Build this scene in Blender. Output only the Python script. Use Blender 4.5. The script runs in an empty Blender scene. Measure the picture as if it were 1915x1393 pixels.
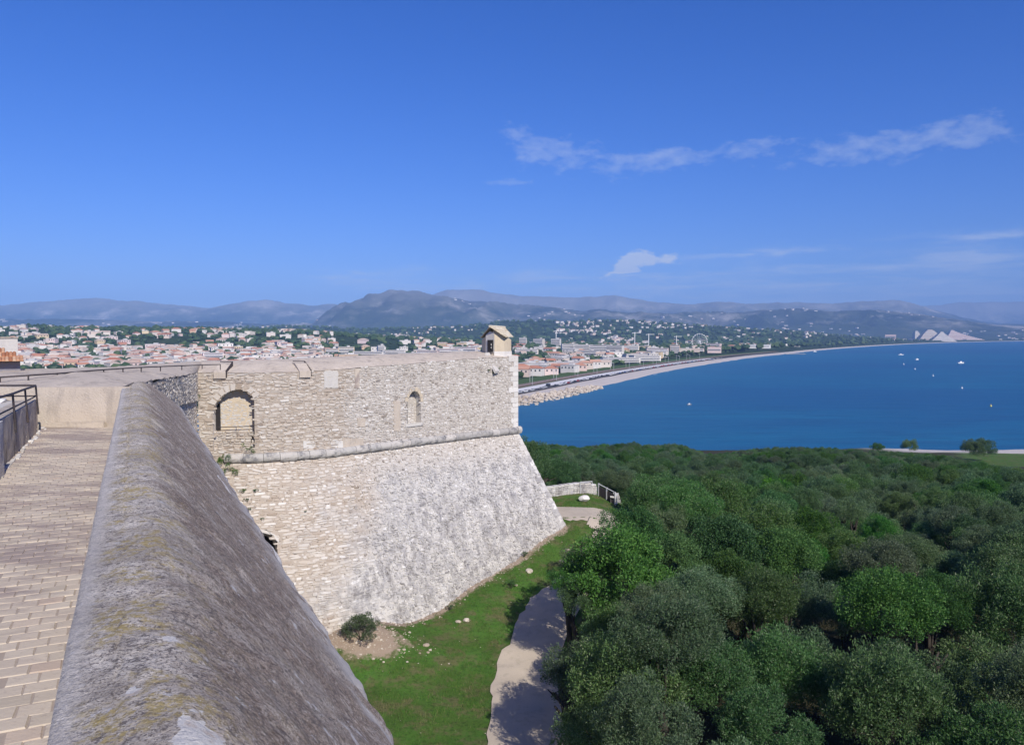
import bpy, bmesh, math, random
import numpy as np
from mathutils import Vector, Matrix
random.seed(7); RNG = np.random.default_rng(7)
rad = math.radians
SC = bpy.context.scene
COL = SC.collection

# ------------------------------------------------------------------ camera, sky, sun, exposure
FPX, CU, CV, PITCH = 1500.0, 957.5, 696.5, rad(2.69)
cam = bpy.data.cameras.new('camera'); camo = bpy.data.objects.new('camera', cam); COL.objects.link(camo)
cam.sensor_width = 36.0; cam.lens = FPX / 1915.0 * 36.0
cam.clip_start = 0.1; cam.clip_end = 60000.0
camo.location = (0, 0, 0); camo.rotation_euler = (rad(90) - PITCH, 0, 0)
SC.camera = camo
SUN_AZ, SUN_EL = rad(28), rad(37)            # azimuth measured from straight behind the viewer towards the right
SUN_DIR = Vector((math.sin(SUN_AZ) * math.cos(SUN_EL), -math.cos(SUN_AZ) * math.cos(SUN_EL), math.sin(SUN_EL)))
sl = bpy.data.lights.new('sun', 'SUN'); sl.energy = 5.0; sl.angle = rad(0.53); sl.color = (1.0, 0.935, 0.83)
so = bpy.data.objects.new('sun', sl); COL.objects.link(so)
so.rotation_euler = SUN_DIR.to_track_quat('Z', 'Y').to_euler()
SC.view_settings.view_transform = 'Standard'; SC.view_settings.look = 'None'
SC.view_settings.exposure = 0.14; SC.view_settings.gamma = 1.0; SC.view_settings.use_curve_mapping = False
SC.cycles.max_bounces = 6; SC.cycles.diffuse_bounces = 3; SC.cycles.glossy_bounces = 2; SC.cycles.transmission_bounces = 3
SC.cycles.volume_bounces = 0; SC.cycles.transparent_max_bounces = 8
SC.cycles.use_denoising = True

class NT:
    """small node builder: n('Type', input=value or socket, ...) returns the node"""
    def __init__(self, tree): self.t = tree
    def n(self, kind, _in=None, **props):
        nd = self.t.nodes.new(kind)
        for k, v in props.items(): setattr(nd, k, v)
        for k, v in (_in or {}).items():
            s = nd.inputs[k]
            if isinstance(v, bpy.types.NodeSocket): self.t.links.new(v, s)
            elif isinstance(v, bpy.types.Node): self.t.links.new(v.outputs[0], s)
            else:
                if s.type == 'RGBA' and len(v) == 3: v = (*v, 1)
                s.default_value = v
        return nd
    def math(self, op, a, b=0.0, c=0.0, clamp=False):
        return self.n('ShaderNodeMath', {0: a, 1: b, 2: c}, operation=op, use_clamp=clamp).outputs[0]
    def mix(self, f, a, b, mode='MIX'):
        nd = self.n('ShaderNodeMix', {0: f, 6: a, 7: b}, data_type='RGBA', blend_type=mode); return nd.outputs[2]
    def ramp(self, f, stops):
        nd = self.n('ShaderNodeValToRGB', {0: f}); cr = nd.color_ramp
        while len(cr.elements) < len(stops): cr.elements.new(0.5)
        for e, (p, c) in zip(cr.elements, stops): e.position = p; e.color = (*c, 1) if len(c) == 3 else c
        return nd.outputs[0]
    def step(self, f, lo, hi): 
        return self.n('ShaderNodeMapRange', {0: f, 1: lo, 2: hi, 3: 0.0, 4: 1.0}, interpolation_type='SMOOTHSTEP').outputs[0]
    def noise(self, vec, scale, detail=4, rough=0.55, dist=0.0):
        i = {'Scale': scale, 'Detail': detail, 'Roughness': rough, 'Distortion': dist}
        if vec is not None: i['Vector'] = vec
        return self.n('ShaderNodeTexNoise', i).outputs['Fac']
    def vmap(self, vec, scale=(1, 1, 1), rot=(0, 0, 0), loc=(0, 0, 0)):
        return self.n('ShaderNodeMapping', {'Vector': vec, 'Scale': scale, 'Rotation': rot, 'Location': loc}).outputs[0]

world = bpy.data.worlds.new('World'); SC.world = world; world.use_nodes = True
W = NT(world.node_tree); world.node_tree.nodes.clear()
sky = W.n('ShaderNodeTexSky', sky_type='NISHITA', sun_disc=False, sun_elevation=SUN_EL, sun_rotation=rad(180) - SUN_AZ,
          altitude=40.0, air_density=1.0, dust_density=0.25, ozone_density=4.0)
hs = W.n('ShaderNodeHueSaturation', {'Saturation': 1.30, 'Value': 1.0, 'Color': sky})
tint = W.mix(1.0, hs.outputs[0], (0.475, 0.60, 1.10), 'MULTIPLY')
bg = W.n('ShaderNodeBackground', {'Color': tint, 'Strength': 0.107})
# thin fair-weather clouds by direction (azimuth, elevation): banks low over the hills, thin puffs above, a faint scatter elsewhere
tc = W.n('ShaderNodeTexCoord').outputs['Generated']
sep = W.n('ShaderNodeSeparateXYZ', {0: tc})
az = W.math('ARCTAN2', sep.outputs[0], sep.outputs[1]); el = W.math('ARCSINE', sep.outputs[2])
cv = W.n('ShaderNodeCombineXYZ', {0: az, 1: W.math('MULTIPLY', el, 2.2), 2: 0.0}).outputs[0]
n1 = W.noise(cv, 17.0, 9, 0.66, 0.5); n2 = W.noise(cv, 46.0, 6, 0.6, 0.2)
cvw = W.n('ShaderNodeCombineXYZ', {0: az, 1: W.math('MULTIPLY', el, 9.0), 2: 4.0}).outputs[0]
n3 = W.noise(cvw, 9.0, 7, 0.62, 0.4)
def ang(u, v):
    x = (u - CU) / FPX; y = math.cos(PITCH) - (v - CV) / FPX * math.sin(PITCH); z = -math.sin(PITCH) - (v - CV) / FPX * math.cos(PITCH)
    l = math.sqrt(x * x + y * y + z * z); return math.atan2(x, y), math.asin(z / l)
wa = W.math('ADD', az, W.math('MULTIPLY', W.math('SUBTRACT', W.noise(cv, 30.0, 7, .6), .5), .045)); we = W.math('ADD', el, W.math('MULTIPLY', W.math('SUBTRACT', W.noise(W.vmap(cv, loc=(7.3, 2.1, 1.0)), 30.0, 7, .6), .5), .026))
def blob(u, v, wu, wv, tilt=0.0):
    a0, e0 = ang(u, v)
    da = W.math('SUBTRACT', wa, a0); de = W.math('SUBTRACT', W.math('SUBTRACT', we, e0), W.math('MULTIPLY', da, tilt))
    qa = W.math('POWER', W.math('ABSOLUTE', W.math('DIVIDE', da, wu / FPX)), 2.0)
    qe = W.math('POWER', W.math('ABSOLUTE', W.math('DIVIDE', de, wv / FPX)), 2.0)
    return W.math('POWER', 2.718, W.math('MULTIPLY', W.math('ADD', qa, qe), -1.0))
def addm(lst):
    r = lst[0]
    for q in lst[1:]: r = W.math('ADD', r, q)
    return r
puffs = addm([blob(1010, 265, 95, 26, -0.25), blob(1090, 305, 130, 30, -0.12), blob(1215, 300, 60, 16), blob(1290, 288, 50, 16),
              blob(1400, 276, 75, 26), blob(1600, 272, 95, 24, 0.05), blob(1740, 262, 90, 30, 0.1), blob(1835, 242, 40, 26), blob(1560, 300, 60, 12), blob(960, 342, 40, 8)])
cum = addm([blob(1172, 484, 17, 14), blob(1196, 480, 20, 15), blob(1218, 490, 20, 13), blob(1253, 484, 17, 11), blob(1180, 498, 30, 10), blob(1150, 512, 24, 7, 0.3)])
wisp = addm([blob(1450, 468, 160, 7, 0.06), blob(650, 515, 80, 7), blob(790, 508, 60, 7), blob(720, 535, 120, 10), blob(880, 537, 26, 6),
             blob(1500, 520, 420, 26, 0.02), blob(1700, 545, 380, 22), blob(1850, 440, 90, 9, 0.08), blob(1880, 480, 120, 12), blob(1050, 520, 160, 12), blob(1200, 545, 200, 12)])
nm_ = W.math('ADD', W.math('MULTIPLY', n1, .55), W.math('MULTIPLY', n2, .45))
lo_ = W.math('SUBTRACT', .63, W.math('MULTIPLY', W.math('MINIMUM', puffs, 1.1), .22))
puff_t = W.math('MULTIPLY', W.math('SUBTRACT', nm_, lo_), 3.2, clamp=True)
cum_t = W.step(W.math('ADD', W.math('MULTIPLY', W.math('SUBTRACT', n2, .5), 1.7), W.math('MINIMUM', cum, 1.1)), .40, 1.0)
wisp_t = W.math('MULTIPLY', W.step(n3, 0.36, 0.72), W.math('MINIMUM', wisp, 1.0))
fair = W.math('MULTIPLY', W.step(n1, 0.66, 0.9), W.step(W.math('ABSOLUTE', W.math('SUBTRACT', az, 0.2)), 0.75, 1.3))     # the same thin puffs, sparser, round the rest of the sky
fair = W.math('MULTIPLY', fair, W.step(el, 0.03, 0.2))
mask = W.math('ADD', W.math('ADD', W.math('MULTIPLY', W.math('MULTIPLY', puff_t, W.math('MINIMUM', W.math('MULTIPLY', puffs, 3.0), 1.0)), 0.44), W.math('MULTIPLY', cum_t, 0.80)), W.math('ADD', W.math('MULTIPLY', wisp_t, 0.58), W.math('MULTIPLY', fair, 0.35)), clamp=True)
cbg = W.n('ShaderNodeBackground', {'Color': (0.78, 0.85, 1.0), 'Strength': 0.80})
mx = W.n('ShaderNodeMixShader', {0: mask, 1: bg, 2: cbg})
W.n('ShaderNodeOutputWorld', {'Surface': mx})

# ------------------------------------------------------------------ helpers
def ray(u, v):
    x = (u - CU) / FPX; k = (v - CV) / FPX
    y = math.cos(PITCH) - k * math.sin(PITCH); z = -math.sin(PITCH) - k * math.cos(PITCH)
    return np.array((x / y, 1.0, z / y))
def at_y(u, v, Y): return ray(u, v) * Y
def at_z(u, v, z): r = ray(u, v); return r * (z / r[2])
def proj(p):
    x, y, z = p
    d = y * math.cos(PITCH) - z * math.sin(PITCH); up = y * math.sin(PITCH) + z * math.cos(PITCH)
    return CU + FPX * x / d, CV - FPX * up / d

def hash2(ix, iy, seed):
    h = (ix.astype(np.int64) * 374761393 + iy.astype(np.int64) * 668265263 + seed * 974711) & 0x7fffffff
    h = (h ^ (h >> 13)) * 1274126177 & 0x7fffffff
    return ((h ^ (h >> 16)) & 0xffff) / 65535.0
def vnoise(x, y, seed=0):
    x = np.asarray(x, float); y = np.asarray(y, float)
    ix = np.floor(x); iy = np.floor(y); fx = x - ix; fy = y - iy
    fx = fx * fx * (3 - 2 * fx); fy = fy * fy * (3 - 2 * fy)
    a = hash2(ix, iy, seed); b = hash2(ix + 1, iy, seed); c = hash2(ix, iy + 1, seed); d = hash2(ix + 1, iy + 1, seed)
    return (a * (1 - fx) + b * fx) * (1 - fy) + (c * (1 - fx) + d * fx) * fy
def fbm(x, y, seed=0, oct=4, gain=0.5):
    r = 0; a = 1; s = 0
    for i in range(oct):
        r = r + a * vnoise(np.asarray(x) * 2 ** i, np.asarray(y) * 2 ** i, seed + i * 17); s += a; a *= gain
    return r / s
def sstep(x, a, b):
    t = np.clip((np.asarray(x, float) - a) / (b - a), 0, 1); return t * t * (3 - 2 * t)

def new_mesh(name, verts, faces, mat=None, smooth=False):
    me = bpy.data.meshes.new(name)
    me.from_pydata([tuple(map(float, v)) for v in verts], [], faces if isinstance(faces, list) else faces.tolist())
    if mat is not None:
        for m in (mat if isinstance(mat, (list, tuple)) else [mat]): me.materials.append(m)
    if smooth: me.polygons.foreach_set('use_smooth', [True] * len(me.polygons))
    return me
def link(name, data, parent=None, loc=(0, 0, 0), rot=(0, 0, 0), scale=None):
    o = bpy.data.objects.new(name, data); COL.objects.link(o)
    o.location = loc; o.rotation_euler = rot
    if scale is not None: o.scale = scale
    if parent is not None: o.parent = parent
    return o
def add(name, verts, faces, mat, parent=None, smooth=False, **kw):
    return link(name, new_mesh(name, verts, faces, mat, smooth), parent, **kw)
def tag(o, label=None, cat=None, group=None, kind=None):
    if label: o['label'] = label
    if cat: o['category'] = cat
    if group: o['group'] = group
    if kind: o['kind'] = kind
    return o
def grid_faces(nu, nv):
    i = np.arange(nu - 1)[:, None] * nv + np.arange(nv - 1)[None, :]
    return np.stack([i, i + nv, i + nv + 1, i + 1], -1).reshape(-1, 4)

class MB:
    def __init__(s): s.v = []; s.f = []; s.m = []
    def add(s, vs, fs, mi=0):
        b = len(s.v); s.v.extend([tuple(map(float, p)) for p in vs]); s.f.extend([tuple(b + i for i in f) for f in fs]); s.m.extend([mi] * len(fs)); return s
    def box(s, c, size, rz=0.0, mi=0, jit=0.0, taper=1.0):
        x, y, z = [q / 2 for q in size]; ca, sa = math.cos(rz), math.sin(rz); vs = []
        for dz in (-1, 1):
            k = taper if dz > 0 else 1.0
            for dx, dy in ((-1, -1), (1, -1), (1, 1), (-1, 1)):
                px, py = dx * x * k, dy * y * k
                vs.append((c[0] + px * ca - py * sa + random.uniform(-jit, jit), c[1] + px * sa + py * ca + random.uniform(-jit, jit), c[2] + dz * z + random.uniform(-jit, jit)))
        return s.add(vs, [(3, 2, 1, 0), (4, 5, 6, 7), (0, 1, 5, 4), (1, 2, 6, 5), (2, 3, 7, 6), (3, 0, 4, 7)], mi)
    def tube(s, pts, r, n=6, mi=0, r2=None):
        pts = [np.array(p, float) for p in pts]; rings = []
        for i, p in enumerate(pts):
            d = pts[min(i + 1, len(pts) - 1)] - pts[max(i - 1, 0)]; d /= np.linalg.norm(d) + 1e-9
            a = np.cross(d, (0, 0, 1) if abs(d[2]) < .9 else (1, 0, 0)); a /= np.linalg.norm(a); b = np.cross(d, a)
            rr = r if r2 is None else r + (r2 - r) * i / (len(pts) - 1)
            rings.append([p + rr * (a * math.cos(2 * math.pi * k / n) + b * math.sin(2 * math.pi * k / n)) for k in range(n)])
        vs = [q for rg in rings for q in rg]; fs = []
        for i in range(len(pts) - 1):
            for k in range(n): fs.append((i * n + k, i * n + (k + 1) % n, (i + 1) * n + (k + 1) % n, (i + 1) * n + k))
        fs.append(tuple(range(n))[::-1]); fs.append(tuple((len(pts) - 1) * n + k for k in range(n)))
        return s.add(vs, fs, mi)
    def prism(s, poly, vec, mi=0):
        n = len(poly); a = [np.array(p, float) for p in poly]; b = [p + np.array(vec, float) for p in a]
        return s.add(a + b, [tuple(range(n))[::-1], tuple(range(n, 2 * n))] + [(i, (i + 1) % n, n + (i + 1) % n, n + i) for i in range(n)], mi)
    def mesh(s, name, mats, smooth=False, fix=True):
        me = new_mesh(name, s.v, s.f, mats, smooth)
        if isinstance(mats, (list, tuple)): me.polygons.foreach_set('material_index', s.m)
        if fix:
            bm = bmesh.new(); bm.from_mesh(me); bmesh.ops.recalc_face_normals(bm, faces=bm.faces); bm.to_mesh(me); bm.free()
        return me
    def build(s, name, mats, parent=None, smooth=False, fix=True, **kw): return link(name, s.mesh(name, mats, smooth, fix), parent, **kw)

def icos(sub=1):
    bm = bmesh.new(); bmesh.ops.create_icosphere(bm, subdivisions=sub, radius=1.0)
    v = np.array([p.co[:] for p in bm.verts]); f = [tuple(q.index for q in fc.verts) for fc in bm.faces]; bm.free(); return v, f
ICO1, ICO1F = icos(1); ICO2, ICO2F = icos(2)
def lump(sx, sy, sz, seed, sub=2, amp=0.35, freq=1.3):
    v, f = (ICO1, ICO1F) if sub == 1 else (ICO2, ICO2F)
    k = 1 + amp * (fbm(v[:, 0] * freq + 9.1 * seed, v[:, 1] * freq + v[:, 2] * 1.7 * freq, seed, 3) - .5) * 2
    return v * k[:, None] * np.array((sx, sy, sz)), f
ORD = ['first', 'second', 'third', 'fourth', 'fifth', 'sixth', 'seventh', 'eighth', 'ninth', 'tenth', 'eleventh', 'twelfth', 'thirteenth', 'fourteenth', 'fifteenth', 'sixteenth', 'seventeenth', 'eighteenth', 'nineteenth', 'twentieth'] 
def ordinal(i): 
    if i < 20: return ORD[i]
    t = ['twenty', 'thirty', 'forty', 'fifty', 'sixty', 'seventy', 'eighty', 'ninety'][(i + 1) // 10 - 2]; r = (i + 1) % 10
    return (t[:-1] + 'ieth') if r == 0 else t + '-' + ORD[r - 1]
# ------------------------------------------------------------------ materials (all procedural)
def mat(name):
    m = bpy.data.materials.new(name); m.use_nodes = True; m.node_tree.nodes.clear(); return m, NT(m.node_tree)
def finish(T, color, rough=0.9, bump=None, bdist=0.05, bstr=0.6, spec=0.3, **kw):
    i = {'Base Color': color, 'Roughness': rough, 'Specular IOR Level': spec}; i.update(kw)
    if bump is not None: i['Normal'] = T.n('ShaderNodeBump', {'Height': bump, 'Distance': bdist, 'Strength': bstr})
    p = T.n('ShaderNodeBsdfPrincipled', i); T.n('ShaderNodeOutputMaterial', {'Surface': p}); return p
def pos(T): return T.n('ShaderNodeNewGeometry').outputs['Position']
def rnd(T):
    """one random number for each loose piece and each object"""
    a = T.n('ShaderNodeNewGeometry').outputs['Random Per Island']; b = T.n('ShaderNodeObjectInfo').outputs['Random']
    return T.math('FRACT', T.math('ADD', T.math('MULTIPLY', a, 7.31), T.math('MULTIPLY', b, 3.77)))

def rubble_mat(name, mortar=False):
    m, T = mat(name); P = pos(T); r = rnd(T)
    sx = T.n('ShaderNodeSeparateXYZ', {0: P}).outputs
    warm = T.ramp(r, [(0, (.36, .29, .23)), (.2, (.52, .455, .385)), (.5, (.59, .54, .485)), (.8, (.50, .445, .385)), (1, (.68, .645, .60))])
    cool = T.ramp(r, [(0, (.24, .225, .215)), (.12, (.45, .43, .41)), (.45, (.62, .60, .57)), (.75, (.56, .535, .505)), (1, (.76, .74, .715))])
    if mortar:
        warm = T.mix(T.noise(P, 4.0, 5, .7), (.33, .275, .225), (.50, .435, .37)); cool = T.mix(T.noise(P, 4.0, 5, .7), (.45, .425, .395), (.64, .61, .57))
        hol = T.step(T.noise(P, 6.5, 4, .65), .58, .65); warm = T.mix(hol, warm, (.16, .13, .11)); cool = T.mix(hol, cool, (.15, .14, .14))
    big = T.noise(P, .22, 3, .6)
    f = T.step(T.math('ADD', sx[0], T.math('MULTIPLY', T.math('SUBTRACT', big, .5), 14.0)), -13.5, -8.5)
    low = T.step(sx[2], -8.5, -11.0)
    f2 = T.math('MULTIPLY', f, T.math('ADD', .5, T.math('MULTIPLY', low, .5)))
    c = T.mix(f2, warm, cool)
    # grey weathering, mostly low on the face, in streaks with their own shape
    stv = T.vmap(P, (1.6, 1.6, .34)); st = T.noise(stv, .8, 7, .74, .3); spk = T.step(T.noise(P, 3.4, 6, .8), .42, .58)
    g = T.math('MULTIPLY', T.step(st, .47, .64), T.math('ADD', .12, T.math('MULTIPLY', T.math('MULTIPLY', low, f), .80)))
    g = T.math('MULTIPLY', g, T.math('ADD', .25, T.math('MULTIPLY', spk, .75)))
    c = T.mix(g, c, (.23, .222, .235)); c = T.mix(T.math('MULTIPLY', T.math('MULTIPLY', low, f), T.math('MULTIPLY', T.step(T.noise(P, 2.2, 7, .78), .45, .58), .55)), c, (.30, .29, .30))
    lw2 = T.math('MULTIPLY', T.step(sx[2], -9.5, -14.5), f); st2 = T.step(T.noise(T.vmap(P, (1.7, 1.7, .20)), .9, 7, .74), .47, .60)
    c = T.mix(T.math('MULTIPLY', T.math('MULTIPLY', lw2, st2), T.math('ADD', .25, T.math('MULTIPLY', spk, .55))), c, (.20, .185, .18))
    s2 = T.noise(P, 5.0, 4, .7); c = T.mix(T.math('MULTIPLY', T.step(s2, .62, .75), .55), c, (.20, .18, .17))
    c = T.mix(T.math('MULTIPLY', T.step(T.noise(P, 1.7, 4, .7), .56, .7), .35), c, (.70, .66, .61))
    fine = T.noise(P, 22.0, 5, .7)
    finish(T, c, .95, fine, .03, .7, .15); return m
M_rubble = rubble_mat('rubble_stone'); M_mortar = rubble_mat('mortar', True)

m, T = mat('dressed_stone'); P = pos(T); r = rnd(T)
c = T.ramp(r, [(0, (.48, .44, .39)), (.5, (.60, .57, .53)), (1, (.68, .66, .63))]); c = T.mix(T.step(T.noise(P, 2.2, 5, .7), .5, .72), c, (.30, .28, .27))
finish(T, c, .9, T.noise(P, 16.0, 5, .7), .02, .5, .2); M_dressed = m

m, T = mat('white_quoin'); P = pos(T); r = rnd(T)
c = T.ramp(r, [(0, (.60, .57, .53)), (.5, (.70, .67, .63)), (1, (.64, .61, .57))]); c = T.mix(T.step(T.noise(P, 3.0, 5, .7), .55, .75), c, (.42, .38, .35))
finish(T, c, .85, T.noise(P, 12.0, 4, .6), .02, .5, .2); M_quoin = m

m, T = mat('cordon_stone'); P = pos(T); r = rnd(T)
c = T.ramp(r, [(0, (.36, .34, .32)), (.5, (.44, .42, .395)), (1, (.54, .50, .46))])
c = T.mix(T.step(T.noise(P, 1.6, 6, .7), .47, .66), c, (.20, .195, .20)); c = T.mix(T.step(T.noise(P, 5.0, 4, .7), .64, .74), c, (.64, .62, .58))
finish(T, c, .95, T.noise(P, 12.0, 5, .7), .04, .6, .15); M_cordon = m

def plaster(name, a, b, stain, sc=1.0, am=.5):
    m, T = mat(name); P = pos(T)
    c = T.mix(T.noise(P, .5 * sc, 5, .65), a, b)
    c = T.mix(T.math('MULTIPLY', T.step(T.noise(T.vmap(P, (1, 1, .3)), 1.1 * sc, 6, .7, .4), .5, .68), am), c, stain)
    c = T.mix(T.math('MULTIPLY', T.step(T.noise(P, 6.0 * sc, 5, .75), .56, .7), .45), c, tuple(q * .62 for q in a))
    c = T.mix(T.math('MULTIPLY', T.step(T.noise(P, 3.3 * sc, 5, .7), .63, .72), .5), c, tuple(min(.75, q * 1.45) for q in b))
    finish(T, c, .95, T.noise(P, 11.0 * sc, 7, .72), .04, .7, .1); return m
M_glacis = plaster('weathered_cement', (.42, .36, .30), (.63, .55, .465), (.29, .25, .22), 1.4, .7)
M_tanplaster = plaster('tan_plaster', (.46, .385, .315), (.60, .525, .445), (.33, .285, .25), 1.5, .6)
M_greyplaster = plaster('dark_stained_render', (.40, .35, .295), (.58, .51, .43), (.17, .15, .125), 1.6, .75)
M_hutwall = plaster('hut_render', (.21, .205, .24), (.27, .26, .29), (.16, .15, .17), 1.0, .4)
M_boxwall = plaster('sentry_render', (.55, .46, .34), (.62, .53, .41), (.40, .33, .25), 1.2, .35)
M_pale = plaster('pale_render', (.52, .49, .46), (.60, .57, .53), (.40, .38, .36), 1.3, .3)

# the lichen-covered cement of the parapet: u runs along it, v across
m, T = mat('lichen_parapet'); P = pos(T)
ca, sa = math.cos(rad(25.25)), math.sin(rad(25.25))
D_ = T.vmap(P, (1, 1, 1), (0, 0, rad(-25.25)))
so_ = T.n('ShaderNodeSeparateXYZ', {0: D_}).outputs; off = so_[0]
big = T.noise(P, 1.1, 5, .65); mid = T.noise(P, 4.5, 6, .7); fin = T.noise(P, 26.0, 6, .75); vfin = T.noise(P, 75.0, 4, .7)
c = T.mix(T.step(T.math('ADD', T.math('MULTIPLY', mid, .6), T.math('MULTIPLY', fin, .4)), .40, .60), (.55, .485, .415), (.86, .785, .69))
outer = T.step(T.math('ADD', off, T.math('MULTIPLY', T.math('SUBTRACT', big, .5), 1.1)), .04, .46)
brown = T.mix(T.step(fin, .38, .62), (.19, .14, .112), (.47, .385, .32)); brown = T.mix(T.math('MULTIPLY', T.step(T.noise(P, 2.4, 8, .76), .50, .60), .85), brown, (.60, .52, .45)); brown = T.mix(T.math('MULTIPLY', T.step(T.noise(P, .8, 6, .7), .48, .62), .45), brown, (.50, .44, .385))
c = T.mix(T.math('MULTIPLY', T.step(T.noise(P, .9, 5, .65), .46, .60), .55), c, (.36, .315, .275))
c = T.mix(T.math('MULTIPLY', outer, T.step(big, .26, .46)), c, brown)
c = T.mix(T.math('MULTIPLY', T.step(T.noise(P, 19.0, 8, .8), .52, .58), .85), c, (.17, .15, .145))
c = T.mix(T.math('MULTIPLY', T.step(vfin, .53, .58), .75), c, (.13, .11, .10))
ochre = T.math('MULTIPLY', T.step(T.noise(P, 2.3, 6, .7), .46, .58), T.math('SUBTRACT', 1.0, T.math('MULTIPLY', T.step(off, .15, .45), .88)))
ochre = T.math('MULTIPLY', ochre, T.step(off, -.27, -.15)); ochre = T.math('MULTIPLY', ochre, T.step(T.noise(P, 17.0, 5, .7), .42, .6))
c = T.mix(T.math('MULTIPLY', ochre, .85), c, (.46, .36, .15))
c = T.mix(T.step(T.noise(T.vmap(P, (1, 1, 1), (0, 0, 0), (3.3, 1.7, 0)), 3.6, 6, .74), .615, .665), c, (.62, .595, .585))
rim = T.math('MULTIPLY', T.step(off, 1.42, 1.9), T.step(T.noise(P, 1.5, 5, .7), .42, .52)); c = T.mix(T.math('MULTIPLY', rim, .85), c, (.56, .535, .52))
c = T.mix(T.math('MULTIPLY', T.step(off, -.16, -.27), .55), c, (.66, .62, .58))
c = T.mix(T.math('MULTIPLY', T.step(T.noise(P, 48.0, 5, .75), .60, .64), .8), c, (.80, .75, .69))
scar = T.n('ShaderNodeAttribute', attribute_name='scar').outputs['Fac']
scar = T.step(T.math('ADD', scar, T.math('MULTIPLY', T.math('SUBTRACT', T.noise(P, 14.0, 5, .7), .5), .5)), .5, .56)
c = T.mix(scar, c, T.mix(T.step(T.noise(P, 9.0, 5, .6), .5, .66), (.76, .73, .69), (.62, .52, .44)))
h = T.math('ADD', T.math('MULTIPLY', fin, 1.0), T.math('MULTIPLY', vfin, .5))
finish(T, c, .97, h, .03, 1.0, .08); M_lichen = m

m, T = mat('white_scar'); P = pos(T)
c = T.mix(T.noise(P, 6.0, 6, .7), (.74, .72, .70), (.58, .52, .46)); c = T.mix(T.step(T.noise(P, 3.0, 5, .6), .55, .65), c, (.60, .46, .36))
finish(T, c, .9, T.noise(P, 20.0, 6, .7), .02, .7, .1); M_scar = m

m, T = mat('walkway_brick'); P = pos(T); r = rnd(T)
c = T.ramp(r, [(0, (.45, .39, .32)), (.2, (.52, .45, .37)), (.5, (.55, .475, .39)), (.72, (.50, .43, .355)), (.9, (.57, .50, .415)), (1, (.51, .41, .33))])
soot = T.math('MULTIPLY', T.step(T.noise(T.vmap(P, (.55, 1.5, 1), (0, 0, rad(-25))), .8, 6, .68), .46, .60), T.step(T.n('ShaderNodeSeparateXYZ', {0: P}).outputs[1], 4.5, 8.0))
c = T.mix(T.math('MULTIPLY', soot, .72), c, (.265, .215, .21)); c = T.mix(T.math('MULTIPLY', T.step(T.noise(P, 15.0, 5, .7), .56, .68), .4), c, (.27, .21, .18))
finish(T, c, .92, T.noise(P, 24.0, 6, .7), .012, .6, .15); M_brick = m
m, T = mat('brick_joint'); P = pos(T)
finish(T, T.mix(T.noise(P, 8.0, 5, .7), (.30, .245, .205), (.43, .365, .31)), .95, T.noise(P, 20.0, 5, .7), .01, .5, .1); M_joint = m

m, T = mat('wrought_iron'); P = pos(T)
finish(T, T.mix(T.step(T.noise(P, 20.0, 4, .6), .5, .7), (.045, .04, .045), (.11, .07, .055)), .7, None, spec=.3); M_iron = m

m, T = mat('roof_tile'); P = pos(T); r = rnd(T)
c = T.ramp(r, [(0, (.36, .15, .08)), (.4, (.50, .24, .13)), (.75, (.56, .33, .20)), (1, (.62, .44, .30))]); c = T.mix(T.step(T.noise(P, 7.0, 5, .7), .52, .7), c, (.25, .17, .13))
finish(T, c, .9, T.noise(P, 25.0, 4, .6), .01, .5, .15); M_tile = m
m, T = mat('stone_slab_roof'); P = pos(T); r = rnd(T)
c = T.ramp(r, [(0, (.50, .42, .30)), (.5, (.62, .54, .41)), (1, (.68, .62, .50))]); c = T.mix(T.step(T.noise(P, 6.0, 5, .7), .55, .7), c, (.38, .31, .22))
finish(T, c, .9, T.noise(P, 20.0, 4, .6), .01, .5, .15); M_slab = m
m, T = mat('opening_shade'); finish(T, (.03, .027, .028), .95); M_dark = m  # near-black paint for the shade inside drain, doorway and arch recess

# ground
m, T = mat('ground'); P = pos(T); sx = T.n('ShaderNodeSeparateXYZ', {0: P}).outputs
g = T.ramp(T.noise(P, .35, 5, .62), [(.25, (.065, .105, .026)), (.45, (.072, .145, .026)), (.6, (.072, .170, .028)), (.8, (.10, .155, .040))])
g = T.mix(T.math('MULTIPLY', T.step(T.noise(P, .75, 6, .72), .46, .62), .8), g, (.150, .135, .068))
g = T.mix(T.math('MULTIPLY', T.step(T.noise(P, 4.0, 6, .75), .48, .62), .55), g, (.028, .050, .012)); g = T.mix(T.math('MULTIPLY', T.step(T.noise(P, 14.0, 4, .7), .54, .66), .5), g, (.13, .16, .06))
wallfoot = T.n('ShaderNodeAttribute', attribute_name='foot').outputs['Fac']
soil = T.mix(T.noise(P, 2.0, 5, .7), (.30, .22, .16), (.42, .34, .265))
g = T.mix(T.step(T.math('ADD', wallfoot, T.math('MULTIPLY', T.math('SUBTRACT', T.noise(P, .8, 6, .7), .5), 1.1)), .42, .62), g, soil)
shore = T.n('ShaderNodeAttribute', attribute_name='shore').outputs['Fac']
g = T.mix(shore, g, T.mix(T.noise(P, .4, 5, .7), (.50, .45, .40), (.62, .57, .52)))
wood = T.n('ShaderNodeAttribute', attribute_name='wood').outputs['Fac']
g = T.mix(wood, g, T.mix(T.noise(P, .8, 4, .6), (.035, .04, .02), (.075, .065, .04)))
finish(T, g, .95, T.noise(P, 9.0, 6, .75), .12, .8, .1); M_ground = m
m, T = mat('gravel_path'); P = pos(T)
c = T.mix(T.noise(P, .7, 5, .65), (.45, .38, .30), (.54, .47, .385)); c = T.mix(T.math('MULTIPLY', T.step(T.noise(P, 10.0, 5, .7), .55, .7), .4), c, (.31, .26, .22))
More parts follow.
